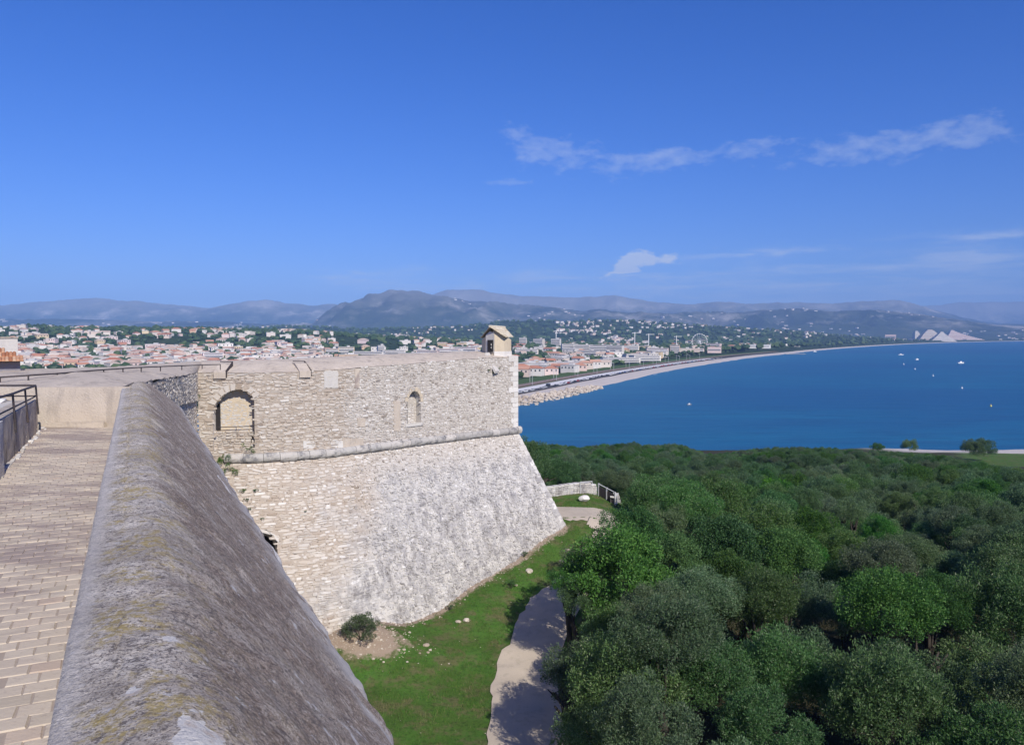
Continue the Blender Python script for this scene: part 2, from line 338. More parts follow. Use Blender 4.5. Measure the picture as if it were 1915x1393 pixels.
c = T.mix(T.math('MULTIPLY', T.step(T.noise(P, 1.6, 6, .72), .50, .64), .4), c, (.34, .30, .235)); c = T.mix(T.math('MULTIPLY', T.step(T.noise(P, 22.0, 4, .7), .60, .68), .5), c, (.66, .60, .53))
finish(T, c, .95, T.noise(P, 30.0, 4, .7), .02, .5, .1); M_path = m
m, T = mat('grass_blade'); r = rnd(T); P = pos(T)
c = T.ramp(r, [(0, (.05, .115, .018)), (.5, (.075, .18, .028)), (.85, (.11, .20, .042)), (1, (.20, .185, .085))])
c = T.mix(T.math('MULTIPLY', T.step(T.noise(P, .75, 6, .72), .46, .62), .75), c, (.20, .175, .085)); c = T.mix(T.math('MULTIPLY', T.step(T.noise(P, .3, 4, .6), .48, .62), .5), c, (.045, .12, .022))
finish(T, c, .8, None, spec=.2); M_grass = m

def leaf_mat(name, stops, hv=.12, tr=.28):
    m, T = mat(name)
    isl = T.n('ShaderNodeNewGeometry').outputs['Random Per Island']; ob = T.n('ShaderNodeObjectInfo').outputs['Random']
    c = T.ramp(isl, stops)
    hsv = T.n('ShaderNodeHueSaturation', {'Hue': T.math('ADD', .5 - hv * .25, T.math('MULTIPLY', ob, hv * .5)), 'Saturation': T.math('ADD', .75, T.math('MULTIPLY', T.math('FRACT', T.math('MULTIPLY', ob, 7.7)), .5)),
                                         'Value': T.math('ADD', .92, T.math('MULTIPLY', T.math('FRACT', T.math('MULTIPLY', ob, 13.3)), .6)), 'Color': c})
    d = T.n('ShaderNodeBsdfPrincipled', {'Base Color': hsv, 'Roughness': .55, 'Specular IOR Level': .3})
    t = T.n('ShaderNodeBsdfTranslucent', {'Color': hsv})
    T.n('ShaderNodeOutputMaterial', {'Surface': T.n('ShaderNodeMixShader', {0: tr, 1: d, 2: t})}); return m
M_olive = leaf_mat('olive_leaf', [(0, (.045, .085, .034)), (.45, (.082, .152, .054)), (.8, (.120, .195, .075)), (.96, (.18, .235, .125)), (1, (.27, .30, .20))], .08, .40)
M_oak = leaf_mat('evergreen_leaf', [(0, (.028, .072, .022)), (.5, (.058, .135, .038)), (.85, (.092, .185, .052)), (1, (.14, .23, .08))], .07, .40)
M_bright = leaf_mat('fresh_green_leaf', [(0, (.03, .085, .014)), (.5, (.050, .140, .02)), (.85, (.075, .19, .028)), (1, (.13, .24, .05))], .03, .35)
m, T = mat('bark'); P = pos(T)
finish(T, T.mix(T.noise(P, 8.0, 5, .7), (.035, .03, .026), (.085, .072, .06)), .95, T.noise(P, 14.0, 5, .7), .03, .6, .1); M_bark = m
m, T = mat('limestone_boulder'); P = pos(T); r = rnd(T)
c = T.mix(r, (.38, .31, .24), (.62, .55, .46)); c = T.mix(T.step(T.noise(P, 1.5, 5, .7), .5, .7), c, (.36, .31, .25))
finish(T, c, .92, T.noise(P, 5.0, 5, .7), .08, .6, .15); M_boulder = m

# sea
m, T = mat('sea_water'); P = pos(T)
flow = T.vmap(P, (.30, 1.0, 1), (0, 0, rad(-12)))
b1 = T.noise(flow, .09, 6, .62, .3); b2 = T.noise(flow, .45, 5, .65); b3 = T.noise(flow, .010, 5, .6, .6); b4 = T.noise(T.vmap(P, (.25, 1, 1), (0, 0, rad(8))), .0035, 4, .6, .5)
lp = T.n('ShaderNodeVectorMath', {0: P}, operation='LENGTH').outputs['Value']
c = T.mix(T.step(b4, .38, .62), (.002, .104, .205), (.002, .074, .185)); c = T.mix(T.math('MULTIPLY', T.step(b3, .45, .65), .6), c, (.004, .135, .235)); c = T.mix(T.math('MULTIPLY', T.step(b1, .46, .62), .6), c, (.002, .064, .150))
sh = T.n('ShaderNodeAttribute', attribute_name='shallow').outputs['Fac']
c = T.mix(T.math('MULTIPLY', sh, .75), c, (.03, .155, .235))
foam = T.step(T.math('ADD', sh, T.math('MULTIPLY', T.math('SUBTRACT', T.noise(P, .05, 4, .7), .5), .25)), .965, 1.03); c = T.mix(T.math('MULTIPLY', foam, .7), c, (.7, .72, .72))
finish(T, c, .38, T.math('ADD', b1, T.math('MULTIPLY', b2, .4)), 1.2, .6, .24); M_sea = m

# far land
m, T = mat('far_land'); P = pos(T); sx = T.n('ShaderNodeSeparateXYZ', {0: P}).outputs
c = T.ramp(T.noise(P, .011, 6, .68), [(.3, (.022, .040, .018)), (.5, (.034, .055, .024)), (.66, (.055, .072, .036)), (.8, (.12, .12, .08))])
c = T.mix(T.math('MULTIPLY', T.step(T.noise(P, .05, 4, .7), .52, .66), .6), c, (.018, .032, .015))
hi = T.step(sx[1], 6000.0, 8200.0)
mt = T.ramp(T.noise(T.vmap(P, (1, 1, 2.2)), .0016, 9, .68), [(.40, (.016, .026, .016)), (.50, (.045, .055, .036)), (.57, (.13, .125, .10)), (.66, (.36, .335, .30))])
alt = T.math('ADD', sx[2], T.math('MULTIPLY', T.math('SUBTRACT', T.noise(P, .0024, 7, .7), .5), 420.0))
mt = T.mix(T.math('MULTIPLY', T.step(alt, 190.0, 560.0), .8), mt, (.25, .235, .215))
mt = T.mix(T.math('MULTIPLY', T.step(T.noise(T.vmap(P, (1, 1, 3.0)), .0042, 8, .7), .57, .66), .55), mt, (.30, .28, .255))
c = T.mix(hi, c, mt)
finish(T, c, .95, None, spec=.05); M_far = m
m, T = mat('beach_shingle'); P = pos(T)
c = T.mix(T.noise(P, .06, 5, .7), (.46, .405, .36), (.58, .53, .485)); c = T.mix(T.math('MULTIPLY', T.step(T.noise(P, .35, 4, .7), .58, .7), .4), c, (.33, .29, .26))
finish(T, c, .95); M_beach = m
def flat(name, a, b, sc=.2, rough=.9):
    m, T = mat(name); P = pos(T); finish(T, T.mix(T.noise(P, sc, 5, .7), a, b), rough, None, spec=.2); return m
M_asphalt = flat('asphalt', (.075, .075, .085), (.13, .125, .13)); M_promenade = flat('pale_promenade', (.60, .58, .57), (.72, .70, .69))
M_ballast = flat('railway_ballast', (.20, .135, .10), (.30, .21, .16)); M_verge = flat('dry_verge', (.10, .105, .05), (.19, .17, .10), .08); M_green = flat('green_field', (.045, .085, .02), (.085, .13, .035), .12)
M_steel = flat('galvanised_steel', (.46, .46, .47), (.58, .58, .59), 2.0, .5)
M_white = flat('white_paint', (.74, .73, .72), (.82, .81, .80), 1.0, .6)
M_yellow = flat('yellow_buoy', (.70, .55, .10), (.78, .66, .2), 1.0, .5)
def house_mat(name, stops):
    m, T = mat(name); P = pos(T); r = rnd(T)
    finish(T, T.mix(T.math('MULTIPLY', T.step(T.noise(P, .15, 5, .7), .5, .75), .3), T.ramp(r, stops), (.40, .36, .33)), .9, None, spec=.15); return m
M_wallA = house_mat('house_render', [(0, (.62, .55, .48)), (.3, (.68, .62, .56)), (.55, (.60, .49, .41)), (.8, (.70, .66, .62)), (1, (.64, .51, .44))])
M_wallW = house_mat('white_render', [(0, (.62, .58, .54)), (1, (.74, .70, .66))])
M_wallP = house_mat('pink_render', [(0, (.66, .50, .45)), (.5, (.70, .55, .52)), (1, (.74, .62, .60))])
M_wallO = house_mat('ochre_render', [(0, (.62, .48, .30)), (.5, (.66, .54, .36)), (1, (.58, .40, .28))])
M_roofR = house_mat('red_tiles', [(0, (.40, .17, .105)), (.5, (.48, .24, .16)), (1, (.52, .31, .22))])
M_roofF = house_mat('flat_roof', [(0, (.42, .40, .39)), (1, (.60, .58, .56))])
M_roofT = house_mat('tan_tiles', [(0, (.50, .36, .28)), (1, (.58, .46, .38))])
M_window = flat('window_glass', (.05, .055, .065), (.08, .085, .10), 1.0, .3)
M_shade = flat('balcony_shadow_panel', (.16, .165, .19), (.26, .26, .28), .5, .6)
def paint(name, col): return flat(name, col, tuple(min(1, q * 1.08) for q in col), 1.0, .35)
M_far_tree = leaf_mat('pine_foliage', [(0, (.022, .040, .018)), (.6, (.040, .066, .028)), (1, (.065, .092, .040))], .08, .1)
# ------------------------------------------------------------------ the near ground
SEA_Z = -42.0
def terr(x, y):
    x = np.asarray(x, float); y = np.asarray(y, float)
    base = np.interp(y, [0, 45, 60, 100, 150, 200, 250, 280, 296, 340], [-20.6, -20.8, -22.0, -26, -30.5, -34.2, -38, -40.8, -42.4, -46])
    lawn = np.interp(y, [0, 44, 50, 60, 66, 78, 92, 110, 160], [-20.2, -19.9, -19.4, -17.1, -15.25, -15.0, -20.5, -27, -60])
    w = 1 - sstep(x, 6, 24)
    z = base * (1 - w) + np.maximum(base, lawn) * w
    z = z + 1.7 * np.exp(-((x + 9.5) / 4.2) ** 2 - ((y - 48.5) / 3.0) ** 2)
    return z + (fbm(x * .35, y * .35, 5, 3) - .5) * .45 + (fbm(x * .03, y * .03, 8, 2) - .5) * 1.6 * sstep(y, 85, 140)
def ground_at(u, v):
    r = ray(u, v); Y = 20.0; step = .5
    while Y < 400 and r[2] * Y > terr(r[0] * Y, Y): Y += step
    lo, hi = Y - step, Y
    for _ in range(18):
        md = (lo + hi) / 2
        if r[2] * md > terr(r[0] * md, md): lo = md
        else: hi = md
    return np.array((r[0] * hi, hi, float(terr(r[0] * hi, hi))))

# ------------------------------------------------------------------ lines of the fort
TH = rad(25.25)
dW = np.array((-math.sin(TH), math.cos(TH))); nW = np.array((math.cos(TH), math.sin(TH)))   # along the walkway, and to its right
def WP(o, t, z): p = o * nW + t * dW; return (p[0], p[1], z)
ZW = -2.4                                                    # walkway level below the eye
P1 = np.array((-10.4, 21.4)); KP = np.array((-20.0, 51.0))   # the return wall between walkway end and bastion

# bastion outline at the cordon
cz = -7.9
ctl = [KP] + [at_z(u, v, cz)[:2] for u, v in ((420, 857), (500, 856), (600, 848.5), (680, 839), (740, 831), (800, 823), (880, 813.5), (968, 804))]
ctl = np.array(ctl)
def chaikin(p, n):
    for _ in range(n):
        q = [p[0]]
        for a, b in zip(p[:-1], p[1:]): q += [a * .75 + b * .25, a * .25 + b * .75]
        q.append(p[-1]); p = np.array(q)
    return p
crv = chaikin(ctl, 4)
seg = np.r_[0, np.cumsum(np.linalg.norm(np.diff(crv, axis=0), axis=1))]; LB = seg[-1]
SS = np.linspace(0, LB, 600); CX = np.interp(SS, seg, crv[:, 0]); CY = np.interp(SS, seg, crv[:, 1])
tx, ty = np.gradient(CX, SS), np.gradient(CY, SS)
ker = np.ones(61) / 61
def smooth(a): return np.convolve(np.r_[[a[0]] * 30, a, [a[-1]] * 30], ker, 'valid')
tx, ty = smooth(tx), smooth(ty); tl = np.hypot(tx, ty); tx /= tl; ty /= tl
DP = np.array((CX[-1], CY[-1])); eD = np.array((tx[-1], ty[-1])); nD = np.array((ty[-1], -tx[-1]))
def curve(s):
    s = np.asarray(s, float); e = np.clip(s, 0, LB); x = np.interp(e, SS, CX); y = np.interp(e, SS, CY)
    ax = np.interp(e, SS, tx); ay = np.interp(e, SS, ty); ex = s - e
    return x + ex * ax, y + ex * ay, ay, -ax              # point and outward normal
U_S = CU + FPX * CX / (CY * math.cos(PITCH) + 5 * math.sin(PITCH))
def sz_at(u, v):                                            # pixel -> (s, z) on the upright wall
    s = np.interp(u, U_S, SS); x, y, a, b = curve(s); r = ray(u, v); return float(s), float(r[2] * y)
def S_up(s, z, d=0.0):
    x, y, a, b = curve(s); return np.stack([x + a * d, y + b * d, np.asarray(z, float) + 0 * x], -1)
BAT = .5; EXT = .25; ZB = -8.05
def S_bat(s, k, d=0.0):
    x, y, a, b = curve(s); q = 1 / math.sqrt(1 + BAT * BAT)
    return np.stack([x + a * (BAT * k + d * q), y + b * (BAT * k + d * q), ZB - k + d * q * BAT], -1)
gs, gk = np.meshgrid(np.linspace(0, LB + 3, 260), np.linspace(0, 12, 160), indexing='ij')
gp = S_bat(gs, gk); gd = gp[..., 1] * math.cos(PITCH) - gp[..., 2] * math.sin(PITCH)
gu = CU + FPX * gp[..., 0] / gd; gv = CV - FPX * (gp[..., 1] * math.sin(PITCH) + gp[..., 2] * math.cos(PITCH)) / gd
def sk_at(u, v):
    i = np.argmin((gu - u) ** 2 + (gv - v) ** 2); return float(gs.flat[i]), float(gk.flat[i])
def ztop(s): 
    us = np.interp(s, SS, U_S); return np.interp(us, [370, 480, 551, 640, 760, 905, 968], [-2.42, -2.45, -2.45, -2.34, -2.15, -1.88, -1.85])
def zcrest(s):
    us = np.interp(s, SS, U_S); return np.interp(us, [370, 480, 640, 900, 968], [-1.78, -1.72, -1.60, -1.40, -1.38])

def in_poly(px, py, poly):
    r = np.zeros(np.shape(px), bool); n = len(poly); j = n - 1
    for i in range(n):
        xi, yi = poly[i]; xj, yj = poly[j]
        c = ((yi > py) != (yj > py)) & (px < (xj - xi) * (py - yi) / (yj - yi + 1e-12) + xi); r ^= c; j = i
    return r

def rubble(S, s0, s1, h0, h1, mw, mh, skip=None, gap=.013, proud=(.02, .06), seed=1, rough=.13, tilt=.06):
    """irregular coursed stones on a surface; returns (n,16,3) corner points and their (s,h) centres"""
    rg = np.random.default_rng(seed); out = []; h = h0
    while h < h1:
        s = s0 + rg.uniform(-.3, 0); rh = mh(s0) * rg.uniform(.75, 1.3) if callable(mh) else mh * rg.uniform(.75, 1.3)
        while s < s1:
            w = (mw(s) if callable(mw) else mw) * rg.choice([.5, .7, .9, 1.0, 1.2, 1.5, 1.8]) * rg.uniform(.85, 1.15)
            if rg.random() < .22 and rh > .12:              # two thin stones in place of one
                f = rg.uniform(.4, .6); out.append((s + w / 2, h + rh * f / 2, w, rh * f)); out.append((s + w / 2, h + rh * (f + (1 - f) / 2), w, rh * (1 - f)))
            else: out.append((s + w / 2, h + rh / 2 + rg.normal(0, .015), w, rh * rg.uniform(.85, 1.08)))
            s += w
        h += rh
    a = np.array(out); a[:, 1] += (fbm(a[:, 0] * .5, a[:, 1] * .3, seed, 2) - .5) * .25
    if skip is not None: a = a[~skip(a[:, 0], a[:, 1])]
    n = len(a); an = (np.arange(8) + .5) / 8 * 2 * math.pi
    ce = np.sign(np.cos(an)) * np.abs(np.cos(an)) ** .45; se = np.sign(np.sin(an)) * np.abs(np.sin(an)) ** .45
    j = 1 + rg.uniform(-rough, rough, (n, 8)); pr = rg.uniform(*proud, n)
    tl_ = rg.normal(0, tilt, n); a[:, 1] += rg.normal(0, tilt * .25, n)
    def ring(k, dep):
        hw = np.maximum(a[:, 2] / 2 - gap * rg.uniform(.6, 1.6, n), .03)[:, None] * k; hh = np.maximum(a[:, 3] / 2 - gap * rg.uniform(.6, 1.4, n), .02)[:, None] * k
        ta = tl_[:, None]; lx, ly = ce * hw * j, se * hh * j; s = a[:, :1] + lx * np.cos(ta) - ly * np.sin(ta); hz = a[:, 1:2] + lx * np.sin(ta) + ly * np.cos(ta)
        return S(s, hz, dep)
    base = ring(1.0, np.full((n, 1), -.03)); top = ring(.80, pr[:, None] + rg.normal(0, .008, (n, 8)))
    return np.concatenate([base, top], 1), a
SF = [(i, (i + 1) % 8, 8 + (i + 1) % 8, 8 + i) for i in range(8)] + [tuple(range(8, 16))]
def join_stones(pts):
    n = len(pts); v = pts.reshape(-1, 3); f = []
    for i in range(n):
        b = i * 16; f += [tuple(b + k for k in q) for q in SF]
    return v, f
def core(S, s0, s1, h0, h1, ds, dh, skip, d=0.0, rough=.03, seed=3):
    ns, nh = int((s1 - s0) / ds) + 2, int((h1 - h0) / dh) + 2
    s, h = np.meshgrid(np.linspace(s0, s1, ns), np.linspace(h0, h1, nh), indexing='ij')
    p = S(s, h, d + (fbm(s * 3, h * 3, seed, 3) - .5) * rough * 2)
    f = grid_faces(ns, nh); cs = s.ravel()[f].mean(1); ch = h.ravel()[f].mean(1)
    if skip is not None: f = f[~skip(cs, ch)]
    return p.reshape(-1, 3), f

# ------------------------------------------------------------------ ground sheet
pathL = [(905, 1440), (915, 1330), (917, 1290), (935, 1228), (962, 1170), (985, 1135), (1002, 1115), (1040, 1080), (1070, 1048), (1090, 1028), (1104, 1012), (1113, 996), (1108, 984), (1096, 976), (1064, 972), (1040, 969), (1015, 967)]
pathR = [(1075, 1440), (1050, 1330), (1042, 1280), (1046, 1230), (1064, 1175), (1082, 1142), (1098, 1118), (1122, 1085), (1142, 1052), (1152, 1030), (1160, 1010), (1164, 985), (1144, 957), (1109, 951), (1080, 949), (1040, 948), (1015, 947)]
PL = np.array([ground_at(*p) for p in pathL]); PR = np.array([ground_at(*p) for p in pathR])
PL2 = chaikin(PL, 2); PR2 = chaikin(PR, 2)
xs = np.r_[np.linspace(-60, -16, 16), np.arange(-15, 40, .5), np.arange(40, 120, 2.5), np.linspace(120, 330, 40)]
ys = np.r_[np.arange(0, 24, 4), np.arange(24, 82, .5), np.arange(82, 200, 3), np.arange(200, 345, 3)]
gx, gy = np.meshgrid(xs, ys, indexing='ij'); gz = terr(gx, gy)
V = np.stack([gx, gy, gz], -1).reshape(-1, 3); ground = add('ground', V, grid_faces(len(xs), len(ys)), M_ground, smooth=True); tag(ground, kind='structure')
bt = np.array([S_bat(s, ZB - float(terr(*S_bat(s, 9.0)[:2])))[:2] for s in np.linspace(0, LB + 1.5, 60)])
fd = np.min(np.hypot(gx.reshape(-1, 1) - bt[None, :, 0], gy.reshape(-1, 1) - bt[None, :, 1]), 1)
foot = np.exp(-(fd / .85) ** 2) * .7 + np.exp(-((V[:, 0] + 8.8) / 3.3) ** 2 - ((V[:, 1] - 47.6) / 1.9) ** 2) * .85
pathmid = (PL2 + PR2) / 2
def path_x(y): 
    o = np.argsort(pathmid[:40, 1]); return np.interp(y, pathmid[:40, 1][o], pathmid[:40, 0][o])
shore = sstep(V[:, 1] + 6 * np.sin(V[:, 0] * .05), 262, 272) * sstep(V[:, 0], 120, 138)
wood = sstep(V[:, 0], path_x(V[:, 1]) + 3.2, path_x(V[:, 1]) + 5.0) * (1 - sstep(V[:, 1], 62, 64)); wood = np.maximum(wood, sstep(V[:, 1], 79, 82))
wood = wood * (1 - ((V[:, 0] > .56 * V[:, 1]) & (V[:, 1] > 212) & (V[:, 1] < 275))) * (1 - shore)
for nm, ar in (('foot', foot), ('shore', shore), ('wood', wood)):
    at = ground.data.attributes.new(nm, 'FLOAT', 'POINT'); at.data.foreach_set('value', np.clip(ar, 0, 1).astype(np.float32))
n = len(PL2); w = np.linspace(0, 1, 7); e1 = PL2[:, :2] + (fbm(np.arange(n)[:, None] * .9 + [[0, 50]], 0 * np.arange(n)[:, None] + [[1, 9]], 3, 4, .7) - .5) * 1.0
pp = e1[:, None, :] * (1 - w)[None, :, None] + PR2[:, None, :2] * w[None, :, None]
# resample along the length so that the sheet follows the ground
ti = np.linspace(0, n - 1, 260); pp = np.stack([np.stack([np.interp(ti, np.arange(n), pp[:, k, c]) for c in (0, 1)], -1) for k in range(7)], 1)
pz = terr(pp[..., 0], pp[..., 1]) + .05
tag(add('path', np.concatenate([pp, pz[..., None]], -1).reshape(-1, 3), grid_faces(260, 7), M_path, smooth=True), kind='structure')

# ------------------------------------------------------------------ bastion
bastion = link('bastion', None, loc=(0, 0, 0))
tag(bastion, 'pale rubble-stone bastion with sloping base, rounded cordon and big arched recess', 'bastion')
big_arch = [sz_at(u, v) for u, v in ((398, 840), (398, 768), (403, 755), (411, 745), (420, 737), (432, 731), (447, 727.5), (461, 730), (471, 737), (475, 746), (475, 840))]
niche = [sz_at(u, v) for u, v in ((762, 793), (762, 752), (764.5, 742), (769, 734), (774, 730.5), (780, 732), (785, 740), (786.5, 752), (786.5, 793))]
drain = [sk_at(u, v) for u, v in ((472, 1034), (472, 992), (482, 988), (498, 990), (511, 998), (517, 1008), (519, 1034))]
def skip_up(s, z): return in_poly(s, z, big_arch) | in_poly(s, z, niche) | (z > ztop(s) + .02)
def foot_z(s, k): p = S_bat(s, k); return terr(p[..., 0], p[..., 1])
def skip_bat(s, k): return in_poly(s, k, drain) | (s > LB + EXT * k - .12) | (ZB - k < foot_z(s, k) - .35)
v, f = core(S_up, 0, LB, -8.1, -1.8, .1, .1, lambda s, z: in_poly(s, z, big_arch) | in_poly(s, z, niche) | (z > ztop(s) + .03)); add('upper_wall', v, f, M_mortar, bastion, True)
v, f = core(S_bat, 0, LB + 3.2, 0, 13.0, .14, .14, lambda s, k: in_poly(s, k, drain) | (s > LB + EXT * k + .05) | (ZB - k < foot_z(s, k) - .6)); add('battered_base', v, f, M_mortar, bastion, True)
mw = lambda s: np.interp(s, [0, 8, 12, 16, LB], [.40, .36, .28, .25, .23]); 
up_p, up_c = rubble(S_up, 0.05, LB - .35, -7.75, -1.85, mw, .175, skip_up, seed=11, proud=(.01, .05), rough=.2, tilt=.12)
b1_p, b1_c = rubble(S_bat, 0.0, 9.5, .15, 12.6, .40, .185, lambda s, k: skip_bat(s, k) | (s > 9.6 + .35 * np.sin(k * 3)), seed=12, proud=(.01, .055), rough=.18, tilt=.10)
b2_p, b2_c = rubble(S_bat, 9.3, LB + 3.2, .15, 12.6, .22, .15, lambda s, k: skip_bat(s, k) | (s < 9.45 + .35 * np.sin(k * 3)), seed=13, proud=(.0, .08), rough=.28, tilt=.22)
hole = np.random.default_rng(5).random(len(b2_p)) < .045; b2_p = b2_p[~hole]; b2_c = b2_c[~hole]
allp = np.concatenate([up_p, b1_p]); ctr = allp[:, 8:].mean(1)
d_ = ctr[:, 1] * math.cos(PITCH) - ctr[:, 2] * math.sin(PITCH); uu = CU + FPX * ctr[:, 0] / d_; vv = CV - FPX * (ctr[:, 1] * math.sin(PITCH) + ctr[:, 2] * math.cos(PITCH)) / d_
sz = np.linalg.norm(allp[:, 8] - allp[:, 12], axis=1) / d_
sz[(uu - 250 < .66 * (vv - 626)) | (uu > 760)] = 0
pick = np.argsort(-sz)[:300]; keep = np.ones(len(allp), bool); keep[pick] = False
for i in pick:
    c = ctr[i]; add('stone', allp[i] - c, SF, M_rubble, bastion, loc=c)
v, f = join_stones(np.concatenate([allp[keep], b2_p])); tag(add('rubble_facing', v, f, M_rubble, bastion), kind='stuff')
# recesses: reveals, back walls
def recess(poly, S, depth, nm, matr, back_mat, stones=True, seed=4, mst=None):
    mb = MB(); n = len(poly)
    a = [S(np.array(s), np.array(h), .03) for s, h in poly]; b = [S(np.array(s), np.array(h), -depth) for s, h in poly]
    for i in range(n):
        j = (i + 1) % n; mb.add([a[i], a[j], b[j], b[i]], [(0, 1, 2, 3)])
    o = mb.build(nm, matr, bastion, fix=False)
    s0, s1 = min(p[0] for p in poly) - .1, max(p[0] for p in poly) + .1; h0, h1 = min(p[1] for p in poly) - .1, max(p[1] for p in poly) + .1
    Sd = lambda s, h, d=0.0: S(s, h, np.asarray(d) - depth)
    v, f = core(Sd, s0, s1, h0, h1, .2, .2, None); bk = add('recess_back', v, f, back_mat, bastion)
    if stones:
        p, c = rubble(Sd, s0, s1, h0, h1, .38, .17, None, seed=seed, proud=(.002, .012), gap=.008); v, f = join_stones(p); tag(add('recess_stonework', v, f, mst or M_dressed, bk), kind='stuff')
recess(big_arch, S_up, .62, 'arch_reveal', M_rubble, M_boxwall, mst=M_pale); recess(niche, S_up, .55, 'niche_reveal', M_dressed, M_mortar, seed=9); recess(drain, S_bat, 1.6, 'drain_reveal', M_dressed, M_dark, False)
# dark slab painting shade left in the arch, low infill wall and its rail
s0, _ = sz_at(399, 780); s1, _ = sz_at(407, 780); _, za = sz_at(402, 756); _, zb = sz_at(402, 806)
mb = MB(); q = [S_up(np.array(s), np.array(z), -.55) for s, z in ((s0 - .05, zb), (s1, zb), (s1, za), (s0 - .05, za))]; mb.prism(q, (S_up(np.array(s0), np.array(zb), -.60) - S_up(np.array(s0), np.array(zb), -.56))); mb.build('arch_shade_strip', M_dark, bastion)
s0, zt = sz_at(397, 809); s1, zb = sz_at(468, 842)
Sd = lambda s, h, d=0.0: S_up(s, h, np.asarray(d) - .22)
p, c = rubble(Sd, s0, s1, zb, zt, .36, .17, None, seed=21); v, f = join_stones(p)
mb = MB(); mb.prism([S_up(np.array(a), np.array(b), -.6) for a, b in ((s0, zb - .1), (s1, zb - .1), (s1, zt), (s0, zt))], S_up(np.array((s0 + s1) / 2), np.array(0.), -.23) - S_up(np.array((s0 + s1) / 2), np.array(0.), -.6))
iw = mb.build('infill_wall', M_mortar, bastion); tag(add('infill_stonework', v, f, M_rubble, iw), kind='stuff')
mb = MB(); sa_, zz = sz_at(404, 800); sb_, _ = sz_at(474, 800); mb.tube([S_up(np.array(sa_), np.array(zz), -.3), S_up(np.array(sb_), np.array(zz + .06), -.3)], .025, 5)
sm = (sa_ + sb_) / 2; mb.tube([S_up(np.array(sm), np.array(zt), -.3), S_up(np.array(sm), np.array(zz + .03), -.3)], .02, 5); mb.build('arch_rail', M_iron, bastion)
# voussoirs round the arch, the niche and the drain
def voussoirs(poly, S, i0, i1, m, wid, nm, mt, prd=.05):
    pts = np.array(poly[i0:i1 + 1]); c0 = np.array([np.mean([p[0] for p in poly]), min(p[1] for p in pts)])
    lens = np.r_[0, np.cumsum(np.linalg.norm(np.diff(pts, axis=0), axis=1))]; n = max(3, int(lens[-1] / m))
    for k in range(n):
        q = []
        for e in (k / n + .012, (k + 1) / n - .012):
            l = e * lens[-1]; q.append(np.array([np.interp(l, lens, pts[:, 0]), np.interp(l, lens, pts[:, 1])]))
        def outw(p): d = p - c0; return p + d / (np.linalg.norm(d) + 1e-6) * wid * random.uniform(.8, 1.2)
        ring = [q[0], q[1], outw(q[1]), outw(q[0])]; mb = MB(); pr = prd * random.uniform(.6, 1.2)
        a = [S(np.array(x), np.array(y), -.15) for x, y in ring]; b = [S(np.array(x), np.array(y), pr) for x, y in ring]
        mb.add(a + b, [(0, 1, 2, 3), (4, 5, 6, 7), (0, 1, 5, 4), (1, 2, 6, 5), (2, 3, 7, 6), (3, 0, 4, 7)]); mb.build('voussoir', mt, bastion)
voussoirs(big_arch, S_up, 1, 9, .34, .42, 'voussoir', M_rubble, .07); voussoirs(niche, S_up, 1, 7, .26, .26, 'voussoir', M_boxwall, .04); voussoirs(drain, S_bat, 1, 5, .34, .3, 'voussoir', M_dressed, .06)
s0, z0 = sz_at(757, 796); s1, _ = sz_at(790, 796)
mb = MB(); a = [S_up(np.array(s), np.array(z), -.3) for s, z in ((s0, z0 - .1), (s1, z0 - .1), (s1, z0 + .12), (s0, z0 + .12))]; b = [S_up(np.array(s), np.array(z), .09) for s, z in ((s0, z0 - .1), (s1, z0 - .1), (s1, z0 + .12), (s0, z0 + .12))]
mb.add(a + b, [(0, 1, 2, 3), (4, 5, 6, 7), (0, 1, 5, 4), (1, 2, 6, 5), (2, 3, 7, 6), (3, 0, 4, 7)]); mb.build('niche_sill', M_dressed, bastion)
# blocked-up smooth patches on the upper wall
for (a, b, c_, d_2), mt in (((736, 748, 750, 806), M_glacis), ((812, 819, 735, 788), M_glacis), ((664, 672, 690, 726), M_brick), ((566, 640, 824, 838), M_dressed), ((640, 678, 820, 838), M_glacis), ((606, 632, 694, 725), M_pale), ((668, 682, 782, 798), M_glacis), ((840, 956, 772, 790), M_pale)):
    q = [sz_at(*p) for p in ((a, d_2), (b, d_2), (b, c_), (a, c_))]; mb = MB()
    A_ = [S_up(np.array(s), np.array(z), -.05) for s, z in q]; B_ = [S_up(np.array(s), np.array(z), .055) for s, z in q]
    if b < 800: mb.add(A_ + B_, [(0, 1, 2, 3), (4, 5, 6, 7), (0, 1, 5, 4), (1, 2, 6, 5), (2, 3, 7, 6), (3, 0, 4, 7)]); mb.build('wall_patch', mt, bastion)
# cordon: one dressed roll stone after another
s = sz_at(420, 855)[0]; cs_ = []
while s < LB + .2:
    e = min(s + random.uniform(.75, 1.25), LB + .24); cs_.append((s, e)); s = e
for a, b in cs_:
    m_ = 5; aa = np.linspace(a + .012, b - .012, m_); th = np.linspace(rad(-105), rad(100), 9); rr = .30 * random.uniform(.95, 1.05); dz = random.uniform(-.02, .02)
    sgr, tgr = np.meshgrid(aa, th, indexing='ij'); jj = 1 + (fbm(sgr * 4, tgr * 2, 31, 3) - .5) * .22
    x, y, nx, ny = curve(sgr); dd = .05 + rr * jj * np.cos(tgr); zz = cz + dz + rr * jj * np.sin(tgr)
    v = np.stack([x + nx * dd, y + ny * dd, zz], -1).reshape(-1, 3); f = [tuple(q) for q in grid_faces(m_, 9)] + [tuple(range(9)), tuple((m_ - 1) * 9 + i for i in range(9))[::-1]]
    o = add('cordon_stone', v, f, M_cordon, bastion); 
